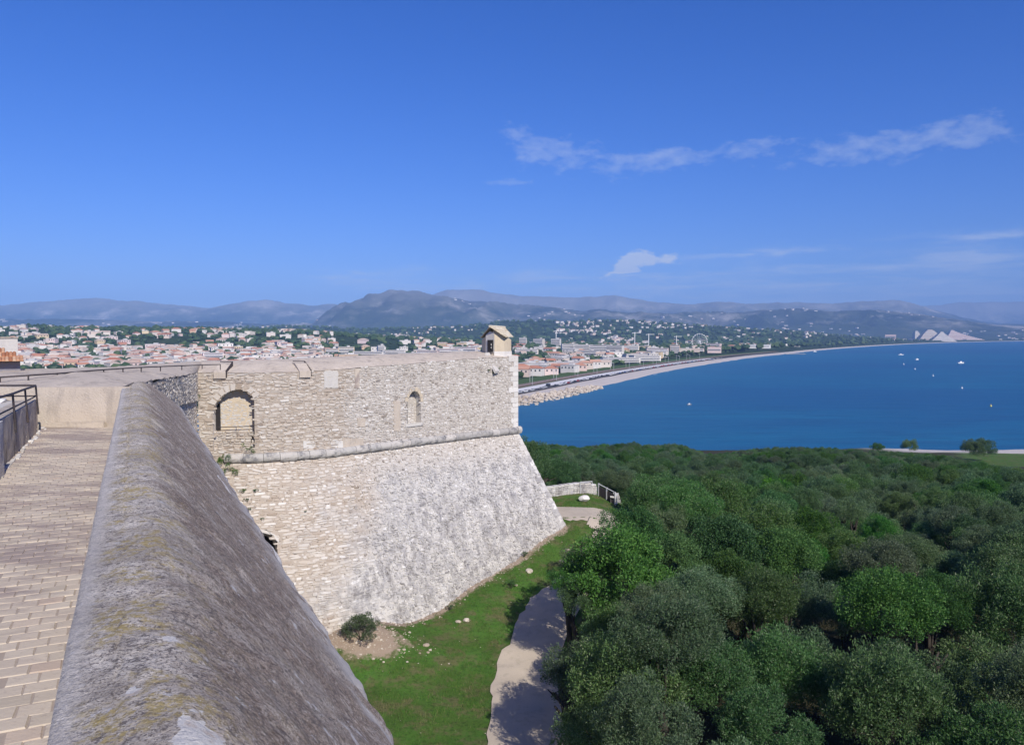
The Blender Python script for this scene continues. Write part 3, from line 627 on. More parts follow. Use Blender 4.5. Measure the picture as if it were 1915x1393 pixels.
# salient: white quoins over the cordon, edge stones down the slope, the hidden far face
bis = nD + np.array((.98, .19)); bis /= np.linalg.norm(bis); n2 = np.array((.98, .19)); e2 = np.array((-.19, .98))
z = cz + .25; i = 0
while z < -2.0:
    hh = random.uniform(.36, .5); la, lb = (.85, .45) if i % 2 else (.5, .85); la *= random.uniform(.85, 1.2); i += 1
    mb = MB(); poly = [DP + nD * .045 + (bis * .0), DP - eD * la + nD * .045, DP - eD * la - nD * .3, DP + e2 * lb - n2 * .3, DP + e2 * lb + n2 * .045]
    corner = DP + (nD + n2) * .045 / (1 + nD.dot(n2)); poly[0] = corner
    mb.prism([(p[0], p[1], z + .012) for p in poly], (0, 0, hh - .024)); mb.build('quoin', M_quoin, bastion); z += hh
k = .1
while k < 8.5:
    hh = random.uniform(.3, .5); w = .42 if int(k * 2.3) % 2 else .7; mb = MB(); top = []; bot = []
    for kk, lst in ((k + .01, top), (k + hh - .01, bot)):
        s_ = LB + EXT * kk
        for ss, dd in ((s_ + .02, .04), (s_ - w, .03), (s_ - w, -.2), (s_ - .1, -.25)): lst.append(S_bat(np.array(ss), np.array(kk), dd))
    mb.add(top + bot, [(0, 1, 2, 3), (4, 5, 6, 7), (0, 1, 5, 4), (1, 2, 6, 5), (2, 3, 7, 6), (3, 0, 4, 7)]); mb.build('edge_stone', M_rubble, bastion); k += hh
mb = MB(); far = DP + e2 * 26
mb.add([(DP[0] - .05, DP[1], -1.9), (far[0], far[1], -1.9), (far[0], far[1], -8.1), (DP[0] - .05, DP[1], -8.1)], [(0, 1, 2, 3)])
b0 = S_bat(np.array(LB + EXT * 13), np.array(13.)); b1 = b0[:2] + e2 * 26; t0 = S_bat(np.array(LB), np.array(0.))
mb.add([(DP[0], DP[1], ZB), (far[0], far[1], ZB), (b1[0], b1[1], ZB - 13), tuple(b0)], [(0, 1, 2, 3)]); mb.build('far_face', M_rubble, bastion, fix=False)

# sloping cement top (glacis) and its crest
ss = np.linspace(0, LB, 70); x, y, nx, ny = curve(ss)
E = [(-26, 20.6, -1.5), (-12.2, 21.0, -1.42), (P1[0], P1[1], -1.38), (-13.3, 30.4, -1.68), (-16.6, 40.6, -2.05)]
C = [(-30, 26, -1.15), (-18.5, 27.6, -1.20), (-16.9, 29.0, -1.25), (-17.7, 35.0, -1.42), (-19.6, 44.0, -1.62)]
E += [(x[i] + nx[i] * .04, y[i] + ny[i] * .04, float(ztop(ss[i])) + .02) for i in range(70)]
C += [(x[i] - nx[i] * 2.9 - max(0, 1 - i / 12) * .8, y[i] - ny[i] * 2.9 + max(0, 1 - i / 12) * .6, float(zcrest(ss[i]))) for i in range(70)]
E = np.array(E); C = np.array(C)
def dens(p, n=420):
    l = np.r_[0, np.cumsum(np.maximum(np.linalg.norm(np.diff(E, axis=0), axis=1), np.linalg.norm(np.diff(C, axis=0), axis=1)))]
    q = np.linspace(0, l[-1], n); return np.stack([np.interp(q, l, p[:, c]) for c in range(3)], -1)
Ed, Cd = dens(E), dens(C); w = np.linspace(0, 1, 22)
G = Ed[:, None] * (1 - w)[None, :, None] + Cd[:, None] * w[None, :, None]
G[..., 2] += (fbm(G[..., 0] * .8, G[..., 1] * .8, 41, 4) - .5) * .12 + .12 * np.sin(w * math.pi)[None] + (fbm(G[..., 0] * 4, G[..., 1] * 4, 43, 3) - .5) * .05
back = Cd.copy(); back[:, 2] = -3.4; inn = np.array((-26.0, 75.0)); bdir = inn[None] - Cd[:, :2]; bdir /= np.linalg.norm(bdir, axis=1)[:, None]
b1_ = Cd.copy(); b1_[:, :2] += bdir * .45; b2_ = b1_.copy(); b2_[:, 2] = -3.4; b3_ = b2_.copy(); b3_[:, :2] += bdir * 9
G = np.concatenate([G, b1_[:, None], b2_[:, None], b3_[:, None]], 1)
add('sloping_top', G.reshape(-1, 3), grid_faces(420, 25), M_glacis, bastion, False)
# two small embrasure wedges in the sloping top, with bars and painted side shade
for u0, nm in ((402, 0), (560, 1)):
    sA, _ = sz_at(u0, 700); p = S_up(np.array(sA), np.array(float(ztop(sA))), 0.0); _, _, a, b = curve(sA); N = np.array((a, b, 0)); Tn = np.array((-b, a, 0)); g = MB(); h = .95
    Tn2 = Tn + N * -.25; wv = Tn * .75
    prof = [p + N * .14 + np.array((0, 0, -.35)), p + N * .14 + np.array((0, 0, .06)), p - N * .9 + np.array((0, 0, .55)), p - N * 1.5 + np.array((0, 0, .57)), p - N * 1.5 + np.array((0, 0, -.35))]
    g.prism(prof, wv); g.build('embrasure_wedge', M_glacis, bastion)
    g = MB(); q0 = p + wv + Tn * .02
    for i in range(7):
        f_ = i / 6; aN = .1 - 1.4 * f_; zt_ = .10 + .52 * f_
        g.tube([q0 + N * aN + np.array((0, 0, -.25)), q0 + N * aN + np.array((0, 0, zt_ + .08))], .035, 5)
    g.tube([q0 + N * .1 + np.array((0, 0, .12)), q0 - N * 1.3 + np.array((0, 0, .66))], .035, 5); g.tube([q0 - N * 1.3 + np.array((0, 0, .66)), q0 - N * 1.3 - Tn * .8 + np.array((0, 0, .68))], .03, 5)
    g.add([q0 + N * .12 + Tn * .03 + np.array((0, 0, -.3)), q0 - N * 1.3 + Tn * .03 + np.array((0, 0, -.3)), q0 - N * 1.3 + Tn * .03 + np.array((0, 0, .64)), q0 + N * .12 + Tn * .03 + np.array((0, 0, .10))], [(0, 1, 2, 3)])  # dark sheet among the bars paints the wedge's shaded cheek
    g.build('bars_and_shade', M_iron, bastion, fix=False)
# return wall between the walkway's end and the bastion
ret = link('return_wall', None); tag(ret, 'grazing-lit grey rubble wall joining the walkway end to the bastion', 'wall')
rl = np.linalg.norm(KP - P1); re_ = (KP - P1) / rl; rn = np.array((re_[1], -re_[0]))
def S_ret(s, z, d=0.0):
    s = np.asarray(s, float); off = np.where(np.asarray(z) < np.interp(s, [0, rl], [-2.3, -4.2]), -.10, 0) + np.asarray(d)
    return np.stack([P1[0] + re_[0] * s + rn[0] * off, P1[1] + re_[1] * s + rn[1] * off, np.asarray(z, float) + 0 * s], -1)
rtop = lambda s: np.interp(s, [0, rl], [-1.40, -2.45])
v, f = core(S_ret, 0, rl, -20.5, -1.38, .3, .15, lambda s, z: z > rtop(s) + .02); add('wall_core', v, f, M_mortar, ret, True)
p, c = rubble(S_ret, 0, rl, -9.5, -1.4, .34, .17, lambda s, z: z > rtop(s) - .03, seed=31, proud=(.003, .025), rough=.2); v, f = join_stones(p); tag(add('stonework', v, f, M_rubble, ret), kind='stuff')
# end wall of the walkway, tan plaster with a worn plinth
endw = link('walkway_end_wall', None); tag(endw, 'low tan plastered wall closing the far end of the brick walkway', 'wall')
a, b = np.array((-26.0, 20.6)), np.array((P1[0] + .25, P1[1] - .3)); b = np.array((-9.9, 20.9)); nx_, nz_ = 120, 14
g0, g1 = np.meshgrid(np.linspace(0, 1, nx_), np.linspace(0, 1, nz_), indexing='ij')
px = a[0] + (b[0] - a[0]) * g0; py = a[1] + (b[1] - a[1]) * g0 + (fbm(g0 * 40, g1 * 4, 51, 4) - .5) * .07 + .10 * g1; pz_ = -2.9 + (-1.36 + 2.9) * g1 - .06 * (1 - g0)
add('wall_face', np.stack([px, py, pz_], -1).reshape(-1, 3), grid_faces(nx_, nz_), M_tanplaster, endw, True)
mb = MB(); mb.box(((-12.0 - 10.7) / 2, 20.80, -2.34), (1.5, .16, .13), 0, 0, .012); mb.build('plinth', M_glacis, endw)

# ------------------------------------------------------------------ sentry box on the salient
box = link('sentry_box', None); tag(box, 'small stone sentry box with gabled slab roof on the bastion corner', 'sentry box')
yb = 65.6
def SB(u, z, dy=0.0): r = ray(u, 640); Y = yb + dy; return np.array((r[0] * Y, Y, z))
plan = [(901, 1.3), (909, .25), (924, -.25), (943.5, .05), (956, .9), (950, 2.3), (908, 2.4)]
mb = MB(); low = [SB(u, -3.1, d) for u, d in plan]; n = len(low)
eav = [-.45, -.10, .34, -.02, -.42, -.42, -.45]
hi_ = [SB(u, e, d) for (u, d), e in zip(plan, eav)]
mb.add(low + hi_, [(i, (i + 1) % n, n + (i + 1) % n, n + i) for i in range(n)]); mb.build('wall', M_boxwall, box)
mb = MB(); mb.add([SB(908.5, -1.45, .20), SB(924.5, -1.45, -.33), SB(924.5, .1, -.33), SB(916.5, .30, -.06), SB(908.5, -.02, .2)], [(0, 1, 2, 3, 4)]); fr = mb.build('door_surround', M_pale, box, fix=False)
mb = MB(); mb.prism([SB(911.6, -1.40, .05), SB(922.2, -1.40, -.30), SB(922.2, -.42, -.30), SB(911.6, -.42, .05)], (0.0, -.06, 0)); mb.build('doorway', M_dark, box)
mb = MB(); mb.box(SB(918.6, -.80, -.30), (.05, .05, .18)); mb.box(SB(918.6, -1.05, -.30), (.05, .05, .14)); mb.build('loophole', M_pale, box)
rA, rB = SB(915.5, .62, -.62), SB(944, .56, 2.9); eL0, eL1 = SB(899, -.28, .9), SB(912, -.28, 3.2); eR0, eR1 = SB(946, -.22, -.35), SB(959.5, -.22, 2.4)
def slabs(a0, a1, e0, e1, nr, nc):
    for i in range(nr):
        for j in range(nc):
            def pt(r_, c_): return (np.array(a0) * (1 - r_) + np.array(e0) * r_) * (1 - c_) + (np.array(a1) * (1 - r_) + np.array(e1) * r_) * c_
            r0, r1, c0, c1 = i / nr, (i + 1.18) / nr, (j + .02) / nc, (j + .98) / nc; lift = np.array((0, 0, .03 + random.uniform(-.01, .015)))
            q = [pt(r0, c0), pt(r0, c1), pt(r1, c1) + lift, pt(r1, c0) + lift]; m2 = MB(); m2.prism(q, (0, 0, .075)); m2.build('roof_slab', M_slab, box)
slabs(rA, rB, eR0, eR1, 5, 4); slabs(rA, rB, eL0, eL1, 4, 4)
mb = MB(); mb.tube([rA + (0, 0, .08), rB + (0, 0, .08)], .09, 6); mb.build('ridge', M_slab, box)
mb = MB(); q = [SB(906, -1.55, -.6), SB(908, -1.45, -.6), SB(927, -2.9, -1.4), SB(925, -3.1, -1.4)]; mb.prism(q, (.3, .5, 0)); mb.build('sloping_coping', M_pale, box)
mb = MB(); q = [SB(u, -1.35, d - .06) for u, d in ((924, -.25), (943.5, .05), (957, .9))]; q2 = [p + np.array((0, 0, -1.9)) for p in q]; mb.add(q + q2, [(0, 1, 4, 3), (1, 2, 5, 4)]); mb.build('lower_wall', M_rubble, box, fix=False)

# ------------------------------------------------------------------ parapet beside the walkway
par = link('rampart_parapet', None); tag(par, 'broad lichen-covered parapet running along the brick walkway in the foreground', 'parapet')
prof = np.array([(-.31, ZW - .2), (-.308, ZW), (-.304, -1.9), (-.302, -1.40), (-.298, -1.385), (-.285, -1.378), (-.24, -1.370), (-.14, -1.355), (-.04, -1.345), (.04, -1.342), (.14, -1.352), (.26, -1.43), (.42, -1.575), (.62, -1.79), (.82, -2.02), (1.02, -2.26), (1.22, -2.50), (1.42, -2.745), (1.62, -2.99), (1.78, -3.19), (1.90, -3.345), (1.965, -3.44), (2.0, -3.57), (2.02, -3.9)])
cl = np.r_[0, np.cumsum(np.linalg.norm(np.diff(prof, axis=0), axis=1))]; q = np.linspace(0, cl[-1], 150); po = np.interp(q, cl, prof[:, 0]); pz0 = np.interp(q, cl, prof[:, 1])
tend = np.where(po < -.1, 22.9, 23.9 + (po + .1) / .1242); nt = 760
tt = np.linspace(0, 1, nt) ** 1.75
Tg = -1.0 + (tend[None, :] + 1.0) * tt[:, None]; Og = np.repeat(po[None], nt, 0); Zg = np.repeat(pz0[None], nt, 0)
dn = np.gradient(np.stack([po, pz0], -1), axis=0); dn = np.stack([-dn[:, 1], dn[:, 0]], -1); dn /= np.linalg.norm(dn, axis=1)[:, None]
cq = np.repeat(q[None], nt, 0)
disp = (fbm(Tg * 1.1, cq * 1.1, 61, 4) - .5) * .10 + (fbm(Tg * 6, cq * 6, 65, 3, .55) - .5) * .035
disp *= sstep(Og, -.32, .05) * .85 + .15
edge = np.exp(-((Og - 1.98) / .14) ** 2); disp += edge * (fbm(Tg * 2.6, cq * .3, 71, 4, .6) - .62) * .26
Og = Og + dn[None, :, 0] * disp; Zg = Zg + dn[None, :, 1] * disp
xy = Og[..., None] * nW + Tg[..., None] * dW
crown = add('coping', np.concatenate([xy, Zg[..., None]], -1).reshape(-1, 3), grid_faces(nt, 150)[:, ::-1], M_lichen, par, True)
t_ = np.linspace(-1, 41, 60); z_ = np.linspace(-3.8, -21.5, 24); tg, zg = np.meshgrid(t_, z_, indexing='ij'); og = 2.04 + (-3.8 - zg) * .22
xy = og[..., None] * nW + tg[..., None] * dW; add('outer_wall', np.concatenate([xy, zg[..., None]], -1).reshape(-1, 3), grid_faces(60, 24), M_rubble, par, True)
# bare white scars where the render has flaked off
def on_par(o, t, d=0.0):
    z = np.interp(o, prof[1:, 0], prof[1:, 1]); return np.array(WP(o, t, z + d))
scar = np.zeros(Tg.shape)
for u, v, ro, rt in ((372, 1385, .075, .22), (318, 1192, .04, .055), (250, 1285, .02, .05), (455, 905, .05, .7), (530, 1045, .06, .5), (590, 1170, .05, .3)):
    _, o0, t0 = min(((abs(proj(on_par(o, t))[0] - u) + abs(proj(on_par(o, t))[1] - v)), o, t) for o in np.arange(-.27, 1.95, .04) for t in np.arange(1.6, 16, .1))
    dd_ = np.hypot((Og - o0) / ro, (Tg - t0) / rt) + (fbm(Tg * 11 + u, Og * 14, 77, 4, .65) - .5) * 2.4; scar = np.maximum(scar, np.clip(1.25 - dd_ * .6, 0, 1))
at_ = crown.data.attributes.new('scar', 'FLOAT', 'POINT'); at_.data.foreach_set('value', scar.ravel().astype(np.float32))

# ------------------------------------------------------------------ brick walkway
WL = -2.17
bed = MB(); bed.add([WP(WL - .05, -1.5, ZW - .005), WP(-.2, -1.5, ZW - .005), WP(-.2, 23.6, ZW - .005), WP(WL - .05, 24.3, ZW - .005)], [(0, 1, 2, 3)])
walk = bed.build('walkway', M_joint, fix=False); tag(walk, kind='structure')
bw, bl = .182, .205; protos = []
for k in range(6):
    m2 = MB(); rg = np.random.default_rng(k); x, y = bl / 2 - .0035, bw / 2 - .004; j = lambda s=.003: rg.uniform(-s, s)
    lo = [(-x + j(), -y + j(), -.03), (x + j(), -y + j(), -.03), (x + j(), y + j(), -.03), (-x + j(), y + j(), -.03)]; ins = .006
    md = [(p[0], p[1], -.006) for p in lo]; up_ = [(p[0] - math.copysign(ins, p[0]), p[1] - math.copysign(ins, p[1]), j(.003) + .002) for p in lo]
    m2.add(lo + md + up_, [(0, 1, 5, 4), (1, 2, 6, 5), (2, 3, 7, 6), (3, 0, 4, 7), (4, 5, 9, 8), (5, 6, 10, 9), (6, 7, 11, 10), (7, 4, 8, 11), (8, 9, 10, 11)]); protos.append(m2.mesh('brick', M_brick, fix=True))
cand = []
t = .6; row = 0
while t < 23.5:
    o = WL + (.5 * bl if row % 2 else 0) + random.uniform(-.02, .02)
    while o < -.25:
        cand.append((o, t + random.uniform(-.006, .006), random.randrange(6), random.uniform(-.02, .02), random.uniform(-.0025, .0025))); o += bl
    t += bw; row += 1
def vis(o, t): u, v = proj(WP(o, t, ZW)); return -15 < u < 1930 and v < 1415
seen = [c for c in cand if vis(c[0], c[1])]; rest = MB()
for i, (o, t, k, rz, dz) in enumerate(seen):
    if i < 300: link('brick', protos[k], walk, WP(o, t, ZW + dz), (random.uniform(-.006, .006), random.uniform(-.006, .006), TH + rz))
    else:
        R_ = Matrix.Rotation(TH + rz, 3, 'Z'); p0 = Vector(WP(o, t, ZW + dz)); rest.add([p0 + R_ @ q_.co for q_ in protos[k].vertices], [tuple(pl.vertices) for pl in protos[k].polygons])
tag(rest.build('brickwork', M_brick, walk, fix=False), kind='stuff')
mb = MB(); 
for i in range(60): 
    t = 1 + i * .4; mb.box(WP(WL + random.uniform(0, .1), t, ZW + .005), (random.uniform(.04, .1), random.uniform(.15, .4), .03), TH, 0, .01)
tag(mb.build('gutter_rubble', M_dressed, walk), kind='stuff')

# ------------------------------------------------------------------ dark side wall and its terrace
side = link('side_wall', None); tag(side, 'dark stained low wall along the left of the walkway under a handrail', 'wall')
def slabwall(o0, t0, t1, z0, zt0, zt1, th, nm, mt, sd):
    nt_, nz = int((t1 - t0) / .12) + 2, 12; a, b = np.meshgrid(np.linspace(0, 1, nt_), np.linspace(0, 1, nz), indexing='ij'); t = t0 + (t1 - t0) * a; zt = zt0 + (zt1 - zt0) * a
    z = z0 + (zt - z0) * b; o = o0 + (fbm(t * 3, z * 3, sd, 4) - .5) * .05; xy = o[..., None] * nW + t[..., None] * dW
    v = np.concatenate([xy, z[..., None]], -1).reshape(-1, 3); f = grid_faces(nt_, nz)[:, ::-1].tolist(); base = len(v)
    ex = []
    for i in range(nt_): ex += [WP(o0 - th, t[i, 0], zt[i, 0]), WP(o0 - th, t[i, 0], z0)]
    v = np.concatenate([v, np.array(ex)])
    for i in range(nt_ - 1): f += [[i * nz + nz - 1, base + 2 * i, base + 2 * i + 2, (i + 1) * nz + nz - 1], [base + 2 * i, base + 2 * i + 1, base + 2 * i + 3, base + 2 * i + 2]]
    f += [list(range(nz)) + [base, base + 1], list(range((nt_ - 1) * nz, nt_ * nz)) + [base + 2 * nt_ - 2, base + 2 * nt_ - 1]]
    return add(nm, v, f, mt, side, False)
slabwall(WL - .04, -1.5, 15.1, ZW - .3, -1.50, -1.50, .42, 'near_wall', M_greyplaster, 81)
slabwall(WL + .12, 15.1, 16.1, ZW - .3, -1.47, -1.47, .6, 'pier', M_pale, 83); slabwall(WL - .02, 16.1, 22.9, ZW - .3, -1.53, -1.60, .42, 'far_wall', M_greyplaster, 85)
ox, oy = np.meshgrid(np.linspace(WL - .35, WL - 9, 40), np.linspace(-1.5, 23.9, 90), indexing='ij'); oz = -1.66 + (fbm(ox * 1.3, oy * 1.3, 87, 4) - .5) * .22 + .10 * sstep(-ox, 2.6, 5)
xy = ox[..., None] * nW + oy[..., None] * dW; terrace = add('terrace', np.concatenate([xy, oz[..., None]], -1).reshape(-1, 3), grid_faces(40, 90), M_pale, None, True); tag(terrace, kind='structure')
for i in range(46):
    o, t = WL - random.uniform(.6, 4.5), random.uniform(9, 23); sx_ = random.uniform(.08, .28); v, f = lump(sx_, sx_ * random.uniform(.6, 1.2), sx_ * .35, i + 100, 1, .3)
    add('rubble_stone', v, f, M_dressed, terrace, loc=WP(o, t, -1.60))
# handrails
def rail(name, label, posts, top, mid=None, r=.021, extra=()):
    e = link(name, None); tag(e, label, 'railing')
    mb = MB(); mb.tube(top, r * 1.15, 6); mb.build('handrail', M_iron, e)
    if mid: mb = MB(); mb.tube(mid, r * .8, 5); mb.build('lower_rail', M_iron, e)
    for a, b in posts: mb = MB(); mb.tube([a, b], r, 6); mb.build('post', M_iron, e)
    for pts in extra: mb = MB(); mb.tube(pts, r * .9, 5); mb.build('brace', M_iron, e)
    return e
pt = [6.0, 10.5, 15.0, 18.6, 20.6, 22.75]; zt = [-1.05, -1.07, -1.10, -1.17, -1.20, -1.25]
rail('wall_handrail', 'thin iron handrail standing on the dark wall left of the walkway', [(WP(WL + .02, t, -1.95), WP(WL - .02, t, z)) for t, z in zip(pt, zt)], [WP(WL - .02, 0, -1.03)] + [WP(WL - .02, t, z) for t, z in zip(pt, zt)][:3] + [WP(WL - .02, 16.2, -1.10)] + [WP(WL - .02, t, z) for t, z in zip(pt, zt)][3:], [WP(WL - .05, 16, -1.42), WP(WL - .05, 22.7, -1.52)])
cn = np.array(WP(WL - .02, 22.75, -1.25)); lf = np.array((-1, .02, 0.0))
rail('stair_handrail', 'iron handrail crossing left from the corner post at the walkway end', [(cn + lf * 1.35 + (0, 0, -.38), cn + lf * 1.35), (cn + lf * 4.5 + (0, 0, -.4), cn + lf * 4.5)], [cn + (0, 0, .01), cn + lf * 3 + (0, 0, .0), cn + lf * 7], None, .021, ([cn + (0, 0, -.25), cn + lf * 1.35 + (0, 0, -.26)], [cn + lf * .45 + (0, 0, -.42), cn + lf * 1.3 + (0, 0, -.26)]))
# railing on the sloping top behind
def gl_at(u, v0=690):
    best = None
    for i in range(0, 200):
        for j in range(6, 18, 1):
            p = G[i, j]; 
            if p[1] < 15: continue
            q_ = proj(p); e_ = abs(q_[0] - u) + abs(q_[1] - v0)
            if best is None or e_ < best[0]: best = (e_, p)
    return best[1]
rp = [(-30, 716), (0, 714), (53, 711), (107, 707), (155, 703), (194, 699.5), (230, 697), (264, 694.5), (300, 692), (340, 690), (378, 688), (412, 690)]; rt_ = [(-30, 708), (0, 705.5), (53, 702), (107, 698.5), (155, 694.5), (194, 691.5), (230, 689), (264, 687), (300, 685.5), (340, 684), (378, 682.5), (412, 681.5)]
bases = [gl_at(u, v) for u, v in rp]; yfit = np.polyfit([u for u, v in rp], [b[1] for b in bases], 2); bases = [at_y(u, v, float(np.polyval(yfit, u))) for u, v in rp]; tops = [at_y(u, v, b[1]) for (u, v), b in zip(rt_, bases)]
rail('terrace_railing', 'long low iron railing on the cement slope behind the walkway end', [(b + np.array((0, 0, -.05)), t) for b, t in zip(bases, tops)], tops, None, .022)

# ------------------------------------------------------------------ tiled hut at the left edge
hut = link('tiled_hut', None); tag(hut, 'small grey hut with orange tiled roof at the left edge of the terrace', 'hut')
yh = 26.0; R0 = lambda u, z, dy=0: np.array((ray(u, 680)[0] * (yh + dy), yh + dy, z))
mb = MB(); mb.box(((R0(38, 0)[0] + R0(-120, 0)[0]) / 2, yh + 1.2, -1.25), (R0(38, 0)[0] - R0(-120, 0)[0], 2.4, .95)); mb.build('wall', M_hutwall, hut)
x1, x0 = R0(47, 0)[0], R0(-130, 0)[0]; tiles = int((x1 - x0) / .10)
for r_ in range(5):
    for c_ in range(tiles):
        xx = x0 + (c_ + .5) * .10 + .01 * (r_ % 2); y0 = yh - .35 + r_ * .36; z0 = -.84 + r_ * .125; hipcut = x1 - r_ * .30
        if xx > hipcut: continue
        if xx < R0(-25, 0)[0]: continue
        m2 = MB(); vs = []; 
        for yy, zz in ((y0, z0), (y0 + .44, z0 + .125)):
            for k in range(6): an = math.pi * k / 5; vs.append((xx + .052 * math.cos(an), yy, zz + .05 * math.sin(an)))
        m2.add(vs, [(k, k + 1, 7 + k, 6 + k) for k in range(5)] + [tuple(range(6))]); m2.build('roof_tile', M_tile, hut, fix=False)
mb = MB(); mb.add([(x0, yh - .3, -.86), (x1 - .05, yh - .3, -.86), (x1 - 1.4, yh + 1.5, -.26), (x0, yh + 1.5, -.26), (x1 - .05, yh + 2.6, -.86), (x0, yh + 2.6, -.86)], [(0, 1, 2, 3), (1, 4, 2), (3, 2, 4, 5)]); mb.build('roof_deck', M_tile, hut, fix=False)
chim = link('upper_block', None); tag(chim, 'pale plastered block rising behind the tiled hut roof', 'parapet block')
mb = MB(); mb.box((R0(-45, 0, 9)[0], yh + 10.2, -.75), (R0(28, 0, 9)[0] - R0(-118, 0, 9)[0], 2.0, 1.2)); mb.build('block', M_pale, chim)
mb = MB(); mb.box((R0(-45, 0, 9)[0], yh + 10.2, -.12), (R0(29.5, 0, 9)[0] - R0(-119.5, 0, 9)[0], 2.1, .05)); mb.build('band', M_greyplaster, chim)

def pivot(e, px_, py_, a): e.rotation_euler = (0, 0, a); c_, s_ = math.cos(a), math.sin(a); e.location = (px_ - (px_ * c_ - py_ * s_), py_ - (px_ * s_ + py_ * c_), 0)
pivot(hut, R0(38, 0)[0], yh, rad(32)); pivot(chim, R0(28, 0, 9.2)[0], yh + 9.2, rad(32))
# ------------------------------------------------------------------ trees of the grove
def crown_mesh(seed, m, nl=28000, nclump=62, flat=.74, spray=.5, ll=(.034, .060), lw=.32):
    """a crown of unit radius: clumps of narrow leaves on sprays, open between the clumps"""
    g = np.random.default_rng(seed); cs = []
    while len(cs) < nclump:
        p = g.normal(size=3); p /= np.linalg.norm(p); r = g.uniform(.40, .90)
        if p[2] < -.55: continue
        cs.append(p * r * np.array((1, 1, flat)))
    cs = np.array(cs); cs[:, 2] += (fbm(cs[:, 0] * 2 + seed, cs[:, 1] * 2, seed, 2) - .5) * .25
    cr = g.uniform(.10, .28, nclump); wt = cr ** 2 / (cr ** 2).sum(); k = g.choice(nclump, nl, p=wt)
    d = g.normal(size=(nl, 3)); d[:, 2] = d[:, 2] * .9 + .25; d /= np.linalg.norm(d, axis=1)[:, None]
    rr = cr[k] * g.uniform(.25, 1, nl) ** .45 * (1 + .35 * (fbm(d[:, 0] * 3 + k, d[:, 1] * 3 + d[:, 2] * 2, seed, 2) - .5) * 2)
    tw = g.random(nl) < .14; rr[tw] *= g.uniform(1.0, 1.45, tw.sum())
    c = cs[k] + d * rr[:, None]
    ax = d * (1 - spray) + g.normal(size=(nl, 3)) * spray + np.array((0, 0, .28)); ax /= np.linalg.norm(ax, axis=1)[:, None]
    sd = np.cross(ax, g.normal(size=(nl, 3))); sd /= np.linalg.norm(sd, axis=1)[:, None] + 1e-9
    L = g.uniform(*ll, nl)[:, None]; Wd = L * lw
    v = np.stack([c - ax * L * .5, c + sd * Wd * .5, c + ax * L * .5, c - sd * Wd * .5], 1).reshape(-1, 3)
    f = np.arange(nl * 4).reshape(-1, 4)
    return new_mesh('crown', v, f, m)
def trunk_mesh(seed):
    g = np.random.default_rng(seed); mb = MB(); lean = g.normal(0, .12, 2)
    top = np.array((lean[0], lean[1], .52)); mb.tube([(0, 0, -.06), (lean[0] * .25, lean[1] * .3, .22), top], .055, 7, r2=.036)
    for i in range(5):
        an = i / 5 * 6.28 + g.uniform(-.3, .3); e = top + np.array((math.cos(an) * g.uniform(.06, .16), math.sin(an) * g.uniform(.06, .16), g.uniform(.04, .12)))
        b = top * g.uniform(.6, 1); m_ = (b + e) / 2 + np.array((0, 0, -.03)); mb.tube([b, m_, e], .026, 5, r2=.007)
    return mb.mesh('trunk', M_bark, True)
CROWNS = [crown_mesh(101, M_olive), crown_mesh(102, M_olive, nclump=74, flat=.66), crown_mesh(103, M_olive, nclump=54, flat=.82), crown_mesh(104, M_oak, nl=25000, nclump=66, flat=.78, ll=(.032, .05), lw=.5), crown_mesh(105, M_oak, nl=25000, nclump=56, flat=.7, ll=(.032, .05), lw=.5), crown_mesh(106, M_bright, nl=26000, nclump=54, flat=.85, ll=(.04, .062), lw=.42)]
TRUNKS = [trunk_mesh(s) for s in (1, 2, 3)]
def put_tree(x, y, r, h, var, name='olive_tree', zc=None):
    z = float(terr(x, y)); e = link(name, None, None, (x, y, z)); rz = random.uniform(0, 6.28)
    e['h'] = h; del e['h']
    tz = max((h - r * 1.5) / .52, 1.2); link('trunk', random.choice(TRUNKS), e, (0, 0, 0), (0, 0, rz), (r * 2.2, r * 2.2, tz))
    c = link('crown', CROWNS[var], e, (0, 0, h - r * .78), (random.uniform(-.12, .12), random.uniform(-.12, .12), rz), (r * random.uniform(.92, 1.1), r * random.uniform(.92, 1.1), r * random.uniform(.9, 1.12)))
    return e, c
def foliage_zone(x, y):
    if y > 276 or x > .70 * y + 6: return False
    if y > 205 and x > .545 * y: return False
    if y < 62: return x > path_x(y) + 4.6 - (1.2 if 46 < y < 60 else 0)
    if y < 80: return x > 15.0 + (80 - y) * .05 or (y < 70 and x > 13.4)
    return x > -22
trees = []; occ = []
def try_add(x, y, r, sp=.98):
    for X, Y, R in occ:
        if (X - x) ** 2 + (Y - y) ** 2 < (sp * (r + R)) ** 2: return False
    occ.append((x, y, r)); return True
